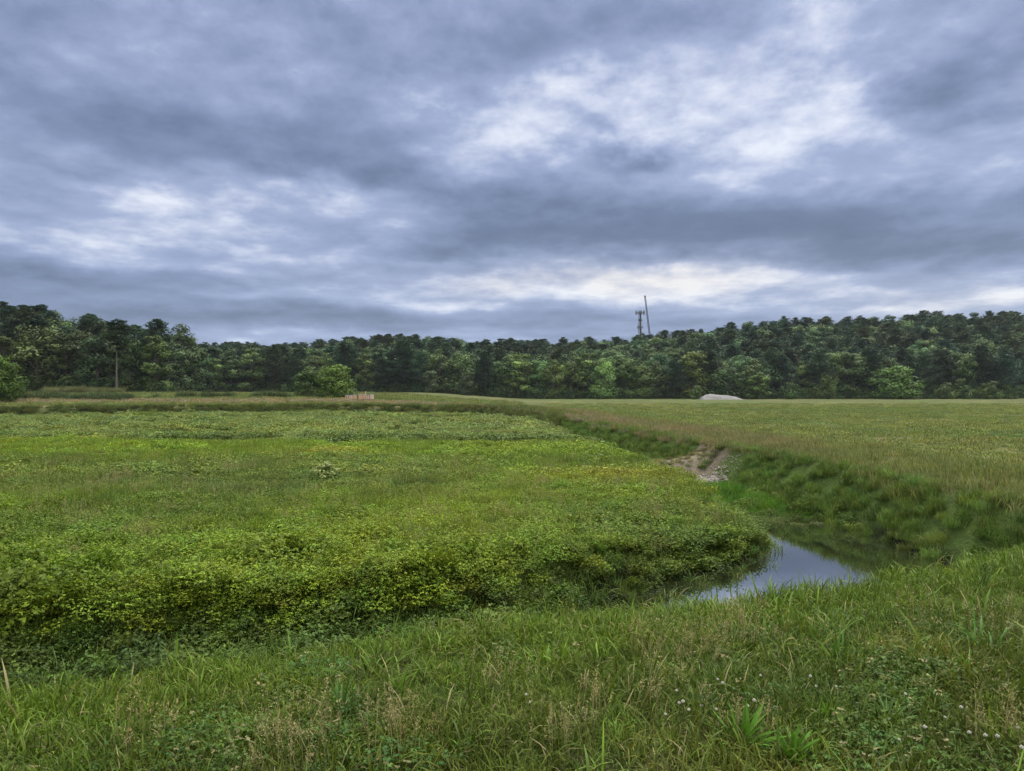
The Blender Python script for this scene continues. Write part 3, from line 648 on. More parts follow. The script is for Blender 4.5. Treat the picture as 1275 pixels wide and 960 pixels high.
# ---- ditch banks
x, y = sample(2, 12, 9, 62, 17, 1.5); di, do = zone_masks(x, y)
x, y, di, do = (q[(do > -1.2) & (di < -.35) & ((y > 19.3) | (do < 1.4) | ((y < 12.4) & (x > 4.8)))] for q in (x, y, di, do))
e_ = BERM_B - BERM_A; w_ = np.stack([x, y], 1) - BERM_A; tb_ = np.clip(w_ @ e_ / (e_ @ e_), 0, 1); db_ = np.linalg.norm(w_ - tb_[:, None] * e_, axis=1)
gravel_zone = (np.hypot(x - 6.5, (y - 26.0) * 1.1) < 1.5 + .3 * fbm(x, y, .8, 1)) & (do > .1)
k = ~gravel_zone; x, y, do, db_ = x[k], y[k], do[k], db_[k]
base = np.tile(np.array([[0.092, 0.158, 0.028]]), (len(x), 1)); nn = fbm(x, y, 2.5, 2)
base = np.where((nn > .3)[:, None], [[0.105, 0.165, 0.030]], base); base = np.where((do < -.1)[:, None], [[0.12, 0.135, 0.045]], base)
base = np.where((db_ < .9)[:, None], [[0.20, 0.195, 0.085]], base)
flo = ((y > 19) & (y < 25.5) & (do > 1.2))[:, None]; base = np.where(flo, [[0.065, 0.16, 0.012]], base)
scatter('bank_grass', P_bank, stack(x, y), rng.uniform(.5, .72, len(x)) * np.where(db_ < .9, .5, 1.0) * np.where(do < 0, .6, 1), tints(len(x), base, .2), 'dark green grass on the ditch bank', 'grass')
x, y = sample(-60, 8, 55, 93, 9.0, 3); di, do = zone_masks(x, y); k = (do > -.6) & (di < -.3); x, y = x[k], y[k]
scatter('far_bank_grass', P_bank, stack(x, y), rng.uniform(.8, 1.3, len(x)), tints(len(x), (0.098, 0.130, 0.036), .2), 'rough grass on the far ditch bank', 'grass')
# leafy weeds at the foot of the right bank
x, y = sample(4, 10, 9, 24, 14, 1.5); di, do = zone_masks(x, y); k = (do > .95) & (di < -.7) & ((y > 19) | (do < 1.35)) & (fbm(x, y, 1.3, 1) > .3); x, y = x[k], y[k]
scatter('bank_weeds', P_tall, stack(x, y), rng.uniform(.4, .75, len(x)), tints(len(x), (0.085, 0.145, 0.018), .22), 'leafy weeds at the foot of the bank', 'weeds', tilt=.25)
# seeding grass strip on the dyke and the field beyond
x, y = sample(-5, 26, 9, 92, 5, 2); di, do = zone_masks(x, y); t_ = -do; k = (t_ > -.3) & (t_ < 6.5) & (y > 12 - 0 * x); x, y, t_ = x[k], y[k], t_[k]
brown = np.clip(ss(20, 36, y) * ss(5.0, 1.8, t_) * (0.6 + .6 * fbm(x, y, 5, 3)), 0, 1)[:, None]
base = np.array([[0.13, 0.165, 0.045]]) * (1 - brown) + np.array([[0.25, 0.18, 0.135]]) * brown
keep = rng.uniform(0, 1, len(x)) < .75; x, y, base = x[keep], y[keep], base[keep]
scatter('dyke_strip_grass', P_strip, stack(x, y), rng.uniform(.6, 1.3, len(x)), tints(len(x), base, .15), 'brownish seeding grass along the right dyke', 'grass')
x, y = sample(6, 110, 9, 150, 2.2, 3); di, do = zone_masks(x, y); k = (-do > 3.5) & (rng.uniform(0, 1, len(x)) < np.interp(y, [10, 40, 110, 150], [1, .8, .4, .1])); x, y = x[k], y[k]
nf = fbm(x, y, 8, 1)[:, None]; base = np.array([[0.150, 0.190, 0.048]]) + nf * np.array([[0.030, 0.014, 0.006]])
scatter('field_plants', P_field, stack(x, y), rng.uniform(.6, 1.3, len(x)), tints(len(x), base, .2), 'pale green low plants over the right field', 'field plants')

x, y = sample(-105, 12, 90, 152, 1.3, 3); di, do = zone_masks(x, y); k = (do < -1.5) & (x < 8 - .05 * y); x, y = x[k], y[k]
n5 = 3 * fbm(x, y, 12, 3); base = np.tile(np.array([[0.150, 0.185, 0.050]]), (len(x), 1))
base = np.where((ss(97, 100, y + n5) * ss(114, 110, y + n5) > .5)[:, None], [[0.24, 0.20, 0.12]], base)
base = np.where(((y + n5 > 114) & (y + n5 < 122))[:, None], [[0.115, 0.155, 0.045]], base); base = np.where((y + n5 > 138)[:, None], [[0.16, 0.18, 0.065]], base)
scatter('meadow_grass', P_field, stack(x, y), rng.uniform(1.0, 2.0, len(x)), tints(len(x), base, .18), 'banded meadow grass beyond the far ditch', 'grass')
x, y = sample(-90, -36, 104, 122, 3, 3); k = (np.abs(y - 112 - 3 * np.sin(x * .15)) < 2.2) & (fbm(x, y, 7, 1) > -.1 + .9 * ss(-60, -48, x)); x, y = x[k], y[k]
x2, y2 = sample(-58, -30, 116, 124, 3, 3); k = (np.abs(y2 - 120) < 1.2) & (fbm(x2, y2, 3, 2) > .2); x, y = np.append(x, x2[k]), np.append(y, y2[k])
scatter('reeds', P_bank, stack(x, y), rng.uniform(2.0, 3.2, len(x)), tints(len(x), (0.050, 0.078, 0.030), .2), 'dark reeds in patches on the far meadow', 'reeds')
x, y = sample(-95, -62, 138, 152, 2.2, 3); k = blob(x, y, -83, 146, 7.5, 3.5) > .35; x, y = x[k], y[k]
scatter('brush', P_bank, stack(x, y, .3), rng.uniform(1.6, 2.8, len(x)), tints(len(x), (0.14, 0.15, 0.065), .25), 'tan brush heaped at the foot of the left wood', 'brush')

# ------------------------------------------------------------------ trees
def sph(n): return unit(rng.normal(0, 1, (n, 3)))
def leaf_cloud(g, c, r, n, size, var, flat=1.0, long=1.6, up=0.5):
    d = sph(n); rr = rng.uniform(0.25, 1, n) ** 0.45
    cen = c + d * rr[:, None] * np.array([r, r, r * flat])
    nr = unit(d * 0.9 + rng.normal(0, .28, (n, 3)) + [0, 0, up * .8])
    leaves(g, cen, np.cross(nr, rng.normal(0, 1, (n, 3))), nr, size * rng.uniform(.6, 1.3, n) * long ** .5, size * rng.uniform(.5, 1.0, n), var * rng.uniform(.82, 1.18, n))

def broadleaf(H, Wd, size, lobes=34, per=90, seed=0, low=0.12, dens=1.0):
    """trunk and crown of a broadleaf tree, H high and Wd wide"""
    tr, cr_ = Geo(), Geo(); bend = rng.normal(0, .03 * H, 2)
    tp = [(bend[0] * q * q, bend[1] * q * q, H * .82 * q) for q in np.linspace(0, 1, 7)]
    tube(tr, [(0, 0, -.4)] + tp, np.linspace(.022 * H + .04, .006 * H, 8))
    for i in range(lobes):
        z = rng.uniform(low, 1.0); prof = np.sin(np.pi * np.clip((z - low) / (1.08 - low), 0.02, 1) ** .75) ** .7
        a = rng.uniform(0, 6.283); q = prof * rng.uniform(.35, .95)
        rl = Wd * .5 * rng.uniform(.26, .50) * (1.15 - .4 * z)
        c = np.array([np.cos(a) * q * (Wd * .5 - rl * .6), np.sin(a) * q * (Wd * .5 - rl * .6), max(rl * .7, z * H - rl * .55)])
        s0 = H * max(.08, z - .28); b0 = np.array([bend[0] * (s0 / H) ** 2, bend[1] * (s0 / H) ** 2, s0])
        mid = (b0 + c) / 2 + [0, 0, .06 * H]
        tube(tr, [b0, mid, c], [.008 * H, .005 * H, .002 * H], sides=4)
        leaf_cloud(cr_, c, rl, int(per * dens * rng.uniform(.7, 1.2)), size, np.exp(rng.normal(0, .24)), .72)
    return tr, cr_

def pine(H, Wd, size, bare=0.25, seed=0, ragged=0.35, per=34):
    """white pine: straight trunk, open tiers of level plumes"""
    tr, cr_ = Geo(), Geo(); lx, ly = rng.normal(0, .012 * H, 2)
    tube(tr, [(lx * q, ly * q, H * q - .4 * (1 - q)) for q in np.linspace(0, 1, 8)], np.linspace(.010 * H + .03, .02, 8))
    z = bare
    while z < .985:
        nb = rng.integers(4, 7); a0 = rng.uniform(0, 6.283)
        f = (z - bare) / (1 - bare); prof = np.clip((1 - f) * 1.25, .03, 1) ** .6 * min(1, .6 + 1.4 * f)
        for j in range(nb):
            if rng.uniform() < .14: continue
            a = a0 + j * 6.283 / nb + rng.normal(0, .3); L = max(.5, Wd * .5 * prof * rng.uniform(1 - ragged, 1.15))
            d = np.array([np.cos(a), np.sin(a), 0]); rise = rng.uniform(-.05, .30) + .45 * f
            p0 = np.array([lx * z, ly * z, H * z]); p1 = p0 + d * L * .55 + [0, 0, rise * L * .35]; p2 = p0 + d * L + [0, 0, rise * L]
            tube(tr, [p0, p1, p2], [.05, .03, .012], sides=4); bv = np.exp(rng.normal(0, .16))
            for q in ((.4, .72, 1.0) if L > 1.2 else (.85,)):
                c = p0 * (1 - q) + p2 * q + [0, 0, .1]
                n = int(per * rng.uniform(.7, 1.3) * (.6 + .4 * min(1, L / 2))); r_ = (.30 + .26 * L) * rng.uniform(.75, 1.25)
                e = sph(n); cen = c + e * (rng.uniform(.2, 1, n) ** .5)[:, None] * [r_, r_, r_ * .40]
                di_ = unit(e * [1, 1, .4] + d * .5 + [0, 0, .45] + rng.normal(0, .3, (n, 3)))
                leaves(cr_, cen, di_, rng.normal(0, .3, (n, 3)) + [0, 0, 1], size * rng.uniform(.8, 1.5, n), size * .48, bv * rng.uniform(.82, 1.18, n))
        z += rng.uniform(.042, .075) * (1 - .5 * f)
    leaf_cloud(cr_, np.array([lx, ly, H * .985]), .38, 30, size * .7, 1.0, 1.3)
    return tr, cr_

def pair(fn, *a, bark=None, **k):
    tr, cr_ = fn(*a, **k); return tr.mesh('trunk', bark or M_bark, True), cr_.mesh('crown', M_far), tr, cr_
# unit kinds (about 13 to 15 m, scaled where they stand)
PINES = [pair(pine, 15, w, .48, bare=b, ragged=r_, per=30) for w, b, r_ in ((9.0, .14, .4), (8.0, .2, .45), (10.0, .10, .35), (8.5, .25, .55), (9.5, .3, .5))]
BROADS = [pair(broadleaf, 13, w, .44, lobes=l, per=150, low=lo) for w, l, lo in ((10.5, 30, .03), (9.5, 28, .05), (12, 34, .02), (8.5, 26, .02))]
BUSHES = [pair(broadleaf, 4, w, .30, lobes=18, per=70, low=.05) for w in (4.4, 5.2)]
YOUNG = [pair(pine, 7, 3.6, .40, bare=.04, ragged=.25, per=26)]

def put_tree(name, meshes, x, y, h, w, tint, label, cat, group=None, rz=None, unit_h=15.0, unit_w=None, sink=0.0):
    o = empty(name, (x, y, gz(x, y) - sink), rng.uniform(0, 6.283) if rz is None else rz)
    s = h / unit_h; o.scale = (w * s, w * s, s)
    link('trunk', meshes[0], o); c = link('crown', meshes[1], o)
    c['tint'] = [float(q) for q in tint]
    return tag(o, label, cat, group)

PINE_T, BROAD_T, LIGHT_T = (0.062, 0.102, 0.058), (0.068, 0.116, 0.040), (0.080, 0.132, 0.036)
def at_u(u, d): return d * (u - CX) / FPX, d

# the wood that fills the hillside behind and between the trees one can tell apart
def wood_points(sp=6.6):
    pts = []
    for yy in np.arange(150, 420, sp * .9):
        for xx in np.arange(-340, 340, sp):
            pts.append((xx + rng.normal(0, sp * .28), yy + rng.normal(0, sp * .28)))
    p = np.array(pts); a = p[:, 0] / p[:, 1]; k = (np.abs(a) < .78) & (p[:, 1] > wood_front(a) + 5) & (p[:, 1] < wood_ridge(a) + 14); return p[k]
wp = wood_points(); a = wp[:, 0] / wp[:, 1]; dep = (wp[:, 1] - wood_front(a)) / (wood_ridge(a) - wood_front(a))
wild = vnoise(wp[:, 0], wp[:, 1], 22, 1)
p_b = np.clip(.80 - .62 * dep + .35 * wild - .25 * ss(.25, .5, a), .04, .9); isb = rng.uniform(0, 1, len(wp)) < p_b
P_wood = proto_collection('wood_kinds', [])
for i, q in enumerate(PINES + BROADS):
    gq = Geo()
    for src, mi in ((q[2], 1), (q[3], 0)):
        for v_, f_, r_, t_ in zip(src.v, src.f, src.var, src.tone): pass
        v_ = np.concatenate(src.v); f_ = np.concatenate(src.f); gq.add(v_, f_, np.concatenate(src.var), np.concatenate(src.tone), mi)
    P_wood.objects.link(bpy.data.objects.new(f'wood_kind_{i:02d}', gq.mesh('wood_kind', [M_far, M_bark])))
pick = np.where(isb, rng.integers(5, 9, len(wp)), rng.integers(0, 5, len(wp)))
hs = np.where(isb, rng.uniform(.72, 1.12, len(wp)), rng.uniform(.70, 1.05, len(wp))) * np.where(dep > 1, .86, 1.0)
ws = hs * rng.uniform(.95, 1.4, len(wp))
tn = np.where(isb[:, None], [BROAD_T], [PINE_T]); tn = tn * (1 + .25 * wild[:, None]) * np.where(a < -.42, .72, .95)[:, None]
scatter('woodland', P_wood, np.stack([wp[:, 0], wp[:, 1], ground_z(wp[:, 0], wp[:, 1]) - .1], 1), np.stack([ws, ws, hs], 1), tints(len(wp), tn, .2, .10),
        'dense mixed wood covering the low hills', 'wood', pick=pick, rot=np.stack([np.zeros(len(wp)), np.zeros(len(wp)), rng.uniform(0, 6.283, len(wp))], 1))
# undergrowth along the foot of the wood
ux = rng.uniform(-.74, .74, 900); uy = wood_front(ux) + rng.uniform(-1.5, 5, 900)
P_under = proto_collection('undergrowth_kinds', [])
for i, q in enumerate(BUSHES): P_under.objects.link(bpy.data.objects.new(f'undergrowth_kind_{i}', q[1]))
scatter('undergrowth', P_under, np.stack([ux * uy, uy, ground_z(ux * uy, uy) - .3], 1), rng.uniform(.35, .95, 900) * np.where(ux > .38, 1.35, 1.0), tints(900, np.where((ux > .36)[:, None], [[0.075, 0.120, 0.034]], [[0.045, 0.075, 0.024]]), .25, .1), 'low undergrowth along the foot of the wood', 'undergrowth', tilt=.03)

# trees one can tell apart: the front row of the wood and the crowns on its skyline
def zone(u):
    for lim, z in ((140, 'left of the bare trunk'), (250, 'right of the bare trunk'), (370, 'left of the paired trees'), (480, 'behind the hives'), (620, 'right of the hives'),
                   (790, 'left of the mast'), (870, 'right of the mast'), (960, 'above the gravel heap'), (1075, 'right of the gravel heap'), (1160, 'around the broad round tree'), (2000, 'right of the round tree')):
        if u < lim: return z
u = 6.0
while u < 1272:
    d = float(wood_front((u - CX) / FPX)) + rng.uniform(0, 5); x0, y0 = at_u(u, d)
    left = u < 235; px_h = rng.uniform(40, 62) if not left else rng.uniform(66, 94)
    if u > 1000: pinep = .55
    elif u > 620: pinep = .12
    elif left: pinep = .2
    else: pinep = .5
    z = zone(u)
    if rng.uniform() < pinep:
        h = px_h * d / FPX * 1.05
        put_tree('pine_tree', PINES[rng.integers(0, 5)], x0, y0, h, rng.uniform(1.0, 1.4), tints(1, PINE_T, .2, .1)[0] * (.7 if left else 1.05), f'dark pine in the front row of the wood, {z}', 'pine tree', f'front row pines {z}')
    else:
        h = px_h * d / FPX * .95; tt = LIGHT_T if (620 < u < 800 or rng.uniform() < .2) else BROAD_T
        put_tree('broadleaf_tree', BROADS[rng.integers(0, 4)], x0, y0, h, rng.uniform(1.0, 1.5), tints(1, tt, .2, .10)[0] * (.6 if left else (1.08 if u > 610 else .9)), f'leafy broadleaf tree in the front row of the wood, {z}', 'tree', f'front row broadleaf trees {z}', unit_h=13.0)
    u += rng.uniform(18, 30) * (1.4 if left else 1)
u = 3.0
while u < 1275:
    aa = (u - CX) / FPX; d = float(wood_ridge(aa)) + rng.uniform(-8, 2); x0, y0 = at_u(u, d); g0 = gz(x0, y0)
    top = EYE + (VH - float(sky_row(aa)) + rng.uniform(-3, 4)) * d / FPX; h = max(9, top - g0)
    if rng.uniform() < .35: put_tree('broadleaf_tree', BROADS[rng.integers(0, 4)], x0, y0, h - .8, rng.uniform(.95, 1.3), tints(1, BROAD_T, .15, .08)[0] * .85, f'rounded leafy crown on the skyline, {zone(u)}', 'tree', f'skyline broadleaf trees {zone(u)}', unit_h=13.0)
    else: put_tree('pine_tree', PINES[rng.integers(0, 5)], x0, y0, h, rng.uniform(.9, 1.3), tints(1, PINE_T, .15, .08)[0] * .95, f'ragged dark pine on the skyline, {zone(u)}', 'pine tree', f'skyline pines {zone(u)}')
    u += rng.uniform(15, 27)

def special(name, meshes, u, d, v_top, w_px, unit_h, unit_w, tint, label, cat, sink=.1):
    x0, y0 = at_u(u, d); g0 = gz(x0, y0) - sink; h = EYE + (VH - v_top) * d / FPX - g0; wm = w_px * d / FPX
    return put_tree(name, meshes, x0, y0, h, wm / (unit_w * h / unit_h), tint, label, cat, unit_h=unit_h, sink=sink)
LONE = [pair(broadleaf, 6, 6.4, .24, lobes=46, per=150, low=.06), pair(broadleaf, 6, 6.0, .24, lobes=44, per=140, low=.04)]
special('broadleaf_tree', LONE[0], 0, 100, 440, 66, 6, 6.4, (0.062, 0.115, 0.016), 'bright green leafy tree cut off by the left edge', 'tree')
special('broadleaf_tree', LONE[1], 387, 124, 456, 56, 6, 6.0, (0.055, 0.095, 0.024), 'darker of the two trees standing together beside the hives', 'tree')
special('broadleaf_tree', LONE[0], 417, 121, 452, 64, 6, 6.4, (0.088, 0.145, 0.024), 'lighter domed tree of the pair, nearest the hives', 'tree')
special('bush', BUSHES[0], 409, 118, 488, 26, 4, 4.4, (0.05, 0.09, 0.018), 'small bush under the lighter domed tree', 'bush')
special('bush', BUSHES[0], 866, 226, 479, 19, 4, 4.4, (0.080, 0.125, 0.036), 'round bush just left of the pale gravel heap', 'bush')
special('broadleaf_tree', LONE[0], 1114, 226, 454, 76, 6, 6.4, (0.075, 0.14, 0.026), 'broad round bright tree in front of the right hand wood', 'tree')
special('broadleaf_tree', BROADS[3], 945, 228, 463, 36, 13, 8.5, (0.085, 0.14, 0.034), 'pointed light green tree right of the gravel heap', 'tree')
special('broadleaf_tree', BROADS[1], 536, 231, 461, 28, 13, 9.5, (0.060, 0.088, 0.040), 'pale grey green tree right of the hives against dark pines', 'tree')
special('broadleaf_tree', BROADS[0], 580, 231, 463, 28, 13, 10.5, (0.058, 0.086, 0.036), 'second pale grey green tree against the dark pines, farther from the hives', 'tree')
special('broadleaf_tree', BROADS[2], 905, 231, 457, 62, 13, 12, (0.036, 0.068, 0.018), 'dark spreading tree directly behind the gravel heap', 'tree')
special('broadleaf_tree', BROADS[0], 1157, 352, 385, 36, 13, 10.5, (0.030, 0.055, 0.020), 'rounded crown rising above the right hand skyline', 'tree')
BARE = pair(pine, 15, 6.0, .46, bare=.60, ragged=.45, per=34, bark=M_palebark)
special('pine_tree', BARE, 145, 147, 398, 44, 15, 6.0, (0.030, 0.052, 0.026), 'tall pine with a long bare pale trunk at the left wood', 'pine tree')
for u_, vt, dd_ in ((1025, 462, 229), (1200, 470, 229), (1235, 472, 229), (1180, 474, 228), (985, 473, 229)):
    special('bush', BUSHES[rng.integers(0, 2)], u_, dd_, vt, 30, 4, 4.6, tints(1, (0.058, 0.095, 0.022), .1)[0], f'light green bush at the foot of the wood, {zone(u_)}', 'bush')['group'] = f'bushes at the foot of the wood {zone(u_)}'

# ------------------------------------------------------------------ hives, heap, mast
M_hive = plain_mat('painted_pine', (0.50, 0.30, 0.19), 0.7, 0.15, 8.0)
M_hive2 = plain_mat('faded_paint', (0.50, 0.36, 0.30), 0.7, 0.15, 8.0)
M_lid = plain_mat('metal_lid', (0.30, 0.32, 0.34), 0.45, 0.2, 6.0, metal=.4)
M_pallet = plain_mat('grey_wood', (0.10, 0.085, 0.07), 0.9, 0.3, 6.0)
M_dark = plain_mat('dark_gap', (0.02, 0.018, 0.015), 0.9, 0.2)
def hive(x, y, z, boxes, mat, label):
    o = empty('beehive', (x, y, z), rng.normal(0, .06)); tag(o, label, 'beehive', 'beehives on the pallets')
    zz_ = .06
    g = Geo(); box(g, (0, 0, .03), (.50, .58, .06), bev=.006); link('floor_board', g.mesh('floor_board', M_pallet), o)
    for i in range(boxes):
        g = Geo(); h = .25 if i < 2 else .17
        box(g, (0, 0, zz_ + h / 2), (.44 + .004 * (i % 2), .52, h - .006), bev=.008)
        b = link('hive_box', g.mesh('hive_box', mat), o)
        g = Geo(); box(g, (0, -.263, zz_ + h * .65), (.10, .012, .03), bev=.004); link('handhold', g.mesh('handhold', M_dark), b)
        zz_ += h
    g = Geo(); box(g, (0, -.296, .078), (.30, .012, .022)); link('entrance', g.mesh('entrance', M_dark), o)
    g = Geo(); box(g, (0, 0, zz_ + .045), (.50, .58, .09), bev=.012); link('lid', g.mesh('lid', M_lid), o)
def pallet(x, y, w, label):
    z = gz(x, y) + .02; o = empty('pallet', (x, y, z)); tag(o, label, 'pallet', 'pallets under the hives')
    for yy in (-.45, 0, .45):
        g = Geo(); box(g, (0, yy, .06), (w, .09, .12), bev=.008); link('runner', g.mesh('runner', M_pallet), o)
    for i in range(int(w / .16)):
        g = Geo(); box(g, (-w / 2 + .08 + i * .16, 0, .133), (.12, 1.1, .024), bev=.004); link('deck_board', g.mesh('deck_board', M_pallet), o)
    return z + .147
d_ = 112.0
xl, yl = at_u(437, d_); zl = pallet(xl, yl, 1.75, 'grey wooden pallet under the three lower hives')
for i, (lb, nb) in enumerate((('orange brown hive at the left end of the lower row', 2), ('faded hive in the middle of the lower row of three', 2), ('hive at the right end of the lower row beside the thin stake', 2))):
    hive(xl - .56 + i * .56, yl, zl, nb, M_hive if i != 1 else M_hive2, lb)
xr_, yr_ = at_u(456, d_); zr = pallet(xr_, yr_, 2.3, 'longer grey pallet under the four taller hives')
for i, (lb, nb) in enumerate((('tall orange hive at the left end of the taller row', 3), ('tall orange hive just left of the wooden post', 3), ('faded hive just right of the wooden post', 2), ('tall pinkish hive at the right end of the taller row', 3))):
    hive(xr_ - .84 + i * .56, yr_, zr, nb, M_hive if i < 2 else M_hive2, lb)
def post(u, d, vtop, w, label):
    x0, y0 = at_u(u, d); z0 = gz(x0, y0); h = EYE + (VH - vtop) * d / FPX - z0
    g = Geo(); box(g, (0, 0, h / 2 - .15), (w, w, h + .3), bev=.01); box(g, (0, 0, h + .01), (w * 1.5, w * 1.5, .05), bev=.01)
    tag(link('post', g.mesh('post', plain_mat('weathered_wood', (.33, .24, .17), .85, .25, 4.0)), None, (x0, y0, z0)), label, 'post')
post(455.2, d_ - .6, 487.5, .14, 'pale wooden post standing among the taller hives')
post(441, d_ - .5, 489, .06, 'thin stake beside the lower row of hives')

# gravel heap: a long low heap with a rounded crown to the left and a tail to the right
def heap(u0, u1, d, name, label, mat, hmax, depth):
    x0 = d * (u0 - CX) / FPX; x1 = d * (u1 - CX) / FPX; w = x1 - x0; nxx, nyy = 90, 40
    uu, vv = np.meshgrid(np.linspace(0, 1, nxx), np.linspace(-1, 1, nyy))
    prof = np.interp(uu, [0, .04, .12, .24, .36, .6, .85, 1.0], [0, .5, .85, 1.0, .93, .74, .52, 0]); prof = prof * (1 - np.abs(vv) ** 1.7)
    X_ = x0 + uu * w + .3 * vnoise(uu * 30, vv * 9, 2.0, 1); Y_ = d + vv * depth + .2 * vnoise(uu * 30, vv * 9, 1.5, 2)
    Z_ = ground_z(X_, Y_) - .12 + prof * hmax * (1 + .10 * fbm(X_, Y_, 1.6, 2))
    ix = np.arange(nxx * nyy).reshape(nyy, nxx); f = np.stack([ix[:-1, :-1], ix[:-1, 1:], ix[1:, 1:], ix[1:, :-1]], -1).reshape(-1, 4)
    c = np.array([x0 + w / 2, d, gz(x0 + w / 2, d)])
    g = Geo(); g.add(np.stack([X_, Y_, Z_], -1).reshape(-1, 3) - c, f)
    return tag(link(name, g.mesh(name, mat, True), None, c), label, 'heap')
M_heap = plain_mat('pale_gravel', (0.155, 0.151, 0.151), 0.95, 0.4, 1.6, bump=.7)
hp = heap(872, 924, 222, 'gravel_heap', 'long pale grey gravel heap at the edge of the wood', M_heap, 1.8, 3.2)

# cell mast
M_steel = plain_mat('galvanised_steel', (0.075, 0.078, 0.085), .6, .2, 2.0, metal=.2)
M_panel = plain_mat('antenna_grey', (0.08, 0.083, 0.09), .6, .15, 2.0)
dm = 420.0; xm, ym = at_u(797.2, dm); zm = gz(xm, ym); top_m = EYE + (VH - 387) * dm / FPX; Hm = top_m - zm
mast = tag(empty('cell_mast', (xm, ym, zm), .3), 'grey lattice mast with antenna arrays rising above the wood', 'mast')
g = Geo(); legs = []
def mw(z): return 1.6 - .9 * (z / Hm)
tri = [(math.cos(q), math.sin(q)) for q in (0.4, 0.4 + 2.094, 0.4 + 4.189)]
for c_, s_ in tri:
    gl = Geo(); tube(gl, [(c_ * mw(0), s_ * mw(0), -.3), (c_ * mw(Hm), s_ * mw(Hm), Hm)], [.14, .10]); link('mast_leg', gl.mesh('mast_leg', M_steel, True), mast)
nz = int(Hm / 1.5)
for i in range(nz):
    z0, z1 = Hm * i / nz, Hm * (i + 1) / nz
    for j in range(3):
        a_, b_ = tri[j], tri[(j + 1) % 3]
        tube(g, [(a_[0] * mw(z0), a_[1] * mw(z0), z0), (b_[0] * mw(z1), b_[1] * mw(z1), z1)], .05, sides=4)
        tube(g, [(b_[0] * mw(z0), b_[1] * mw(z0), z0), (a_[0] * mw(z1), a_[1] * mw(z1), z1)], .05, sides=4)
        tube(g, [(a_[0] * mw(z1), a_[1] * mw(z1), z1), (b_[0] * mw(z1), b_[1] * mw(z1), z1)], .05, sides=4)
link('bracing', g.mesh('bracing', M_steel), mast)
g = Geo(); tube(g, [(.0, 0, 0), (0, 0, Hm - 1)], .26); link('cable_run', g.mesh('cable_run', plain_mat('cable_black', (.04, .04, .045), .7), True), mast)
def array(z, r, n, ph, a0=0.0, part='platform', arc=6.283):
    g = Geo(); m_ = 18; ring = [(r * math.cos(a0 + arc * q / m_), r * math.sin(a0 + arc * q / m_), z) for q in range(m_ + 1)]
    tube(g, ring, .09, sides=4)
    for q in range(6 if arc > 6 else 2): tube(g, [(0, 0, z), (r * math.cos(a0 + arc * (q + .5) / (6 if arc > 6 else 2)), r * math.sin(a0 + arc * (q + .5) / (6 if arc > 6 else 2)), z)], .08, sides=4)
    pl = link(part, g.mesh(part, M_steel), mast)
    for q in range(n):
        a_ = a0 + arc * (q + .5) / n; g = Geo(); box(g, (r * 1.06 * math.cos(a_), r * 1.06 * math.sin(a_), z), (.22, .36, ph), rz=a_, bev=.03)
        tube(g, [(r * math.cos(a_), r * math.sin(a_), z - ph * .6), (r * math.cos(a_), r * math.sin(a_), z + ph * .6)], .05, sides=4)
        link('antenna_panel', g.mesh('antenna_panel', M_panel), pl)
array(Hm - 1.0, 2.4, 12, 2.1, .1); array(Hm - 9.0, 1.5, 8, 1.6, .3); array(Hm - 12.6, 1.45, 3, 1.4, -.6, 'side_bracket', 1.5); array(Hm - 5.0, .9, 4, 1.3, .8)
g = Geo(); tube(g, [(0, 0, Hm - 1), (.0, 0, Hm + 2.6)], [.05, .02], sides=4); link('whip_antenna', g.mesh('whip_antenna', M_steel), mast)
# leaning crane boom beside the mast
db = 400.0; xa, ya = at_u(808.8, db); za = gz(xa, ya); xt, yt = at_u(803.2, db); zt = EYE + (VH - 368.5) * db / FPX
vis = EYE + (VH - 415) * db / FPX; kx = (xt - xa) / (zt - vis); xb = xa - kx * (vis - za)
boom = tag(empty('crane_boom', (xb, ya, za)), 'dark crane boom leaning left beside the mast', 'crane boom')
g = Geo(); T = np.array([xt - xb, 0, zt - za]); ax = T / np.linalg.norm(T); sx_ = np.array([ax[2], 0, -ax[0]]); sy_ = np.array([0, 1, 0])
L_ = np.linalg.norm(T)
for i_, a_ in enumerate(((-1, -1), (1, -1), (1, 1), (-1, 1))):
    gc = Geo(); o_ = (sx_ * a_[0] + sy_ * a_[1]) * .34; tube(gc, [o_ - ax * .3, o_ * .8 + ax * L_], [.13, .10]); link('chord', gc.mesh('chord', plain_mat('boom_paint', (.05, .05, .055), .6), True), boom)
nb_ = int(L_ / .9)
for i in range(nb_):
    s0, s1 = L_ * i / nb_, L_ * (i + 1) / nb_
    for p_, q_ in (((-1, -1), (1, -1)), ((1, -1), (1, 1)), ((1, 1), (-1, 1)), ((-1, 1), (-1, -1))):
        if i % 2: p_, q_ = q_, p_
        tube(g, [(sx_ * p_[0] + sy_ * p_[1]) * .33 + ax * s0, (sx_ * q_[0] + sy_ * q_[1]) * .33 + ax * s1], .06, sides=4)
link('lacing', g.mesh('lacing', M_steel), boom)
g = Geo(); box(g, tuple(ax * L_), (.8, .7, .5), bev=.05); link('boom_head', g.mesh('boom_head', M_steel), boom)

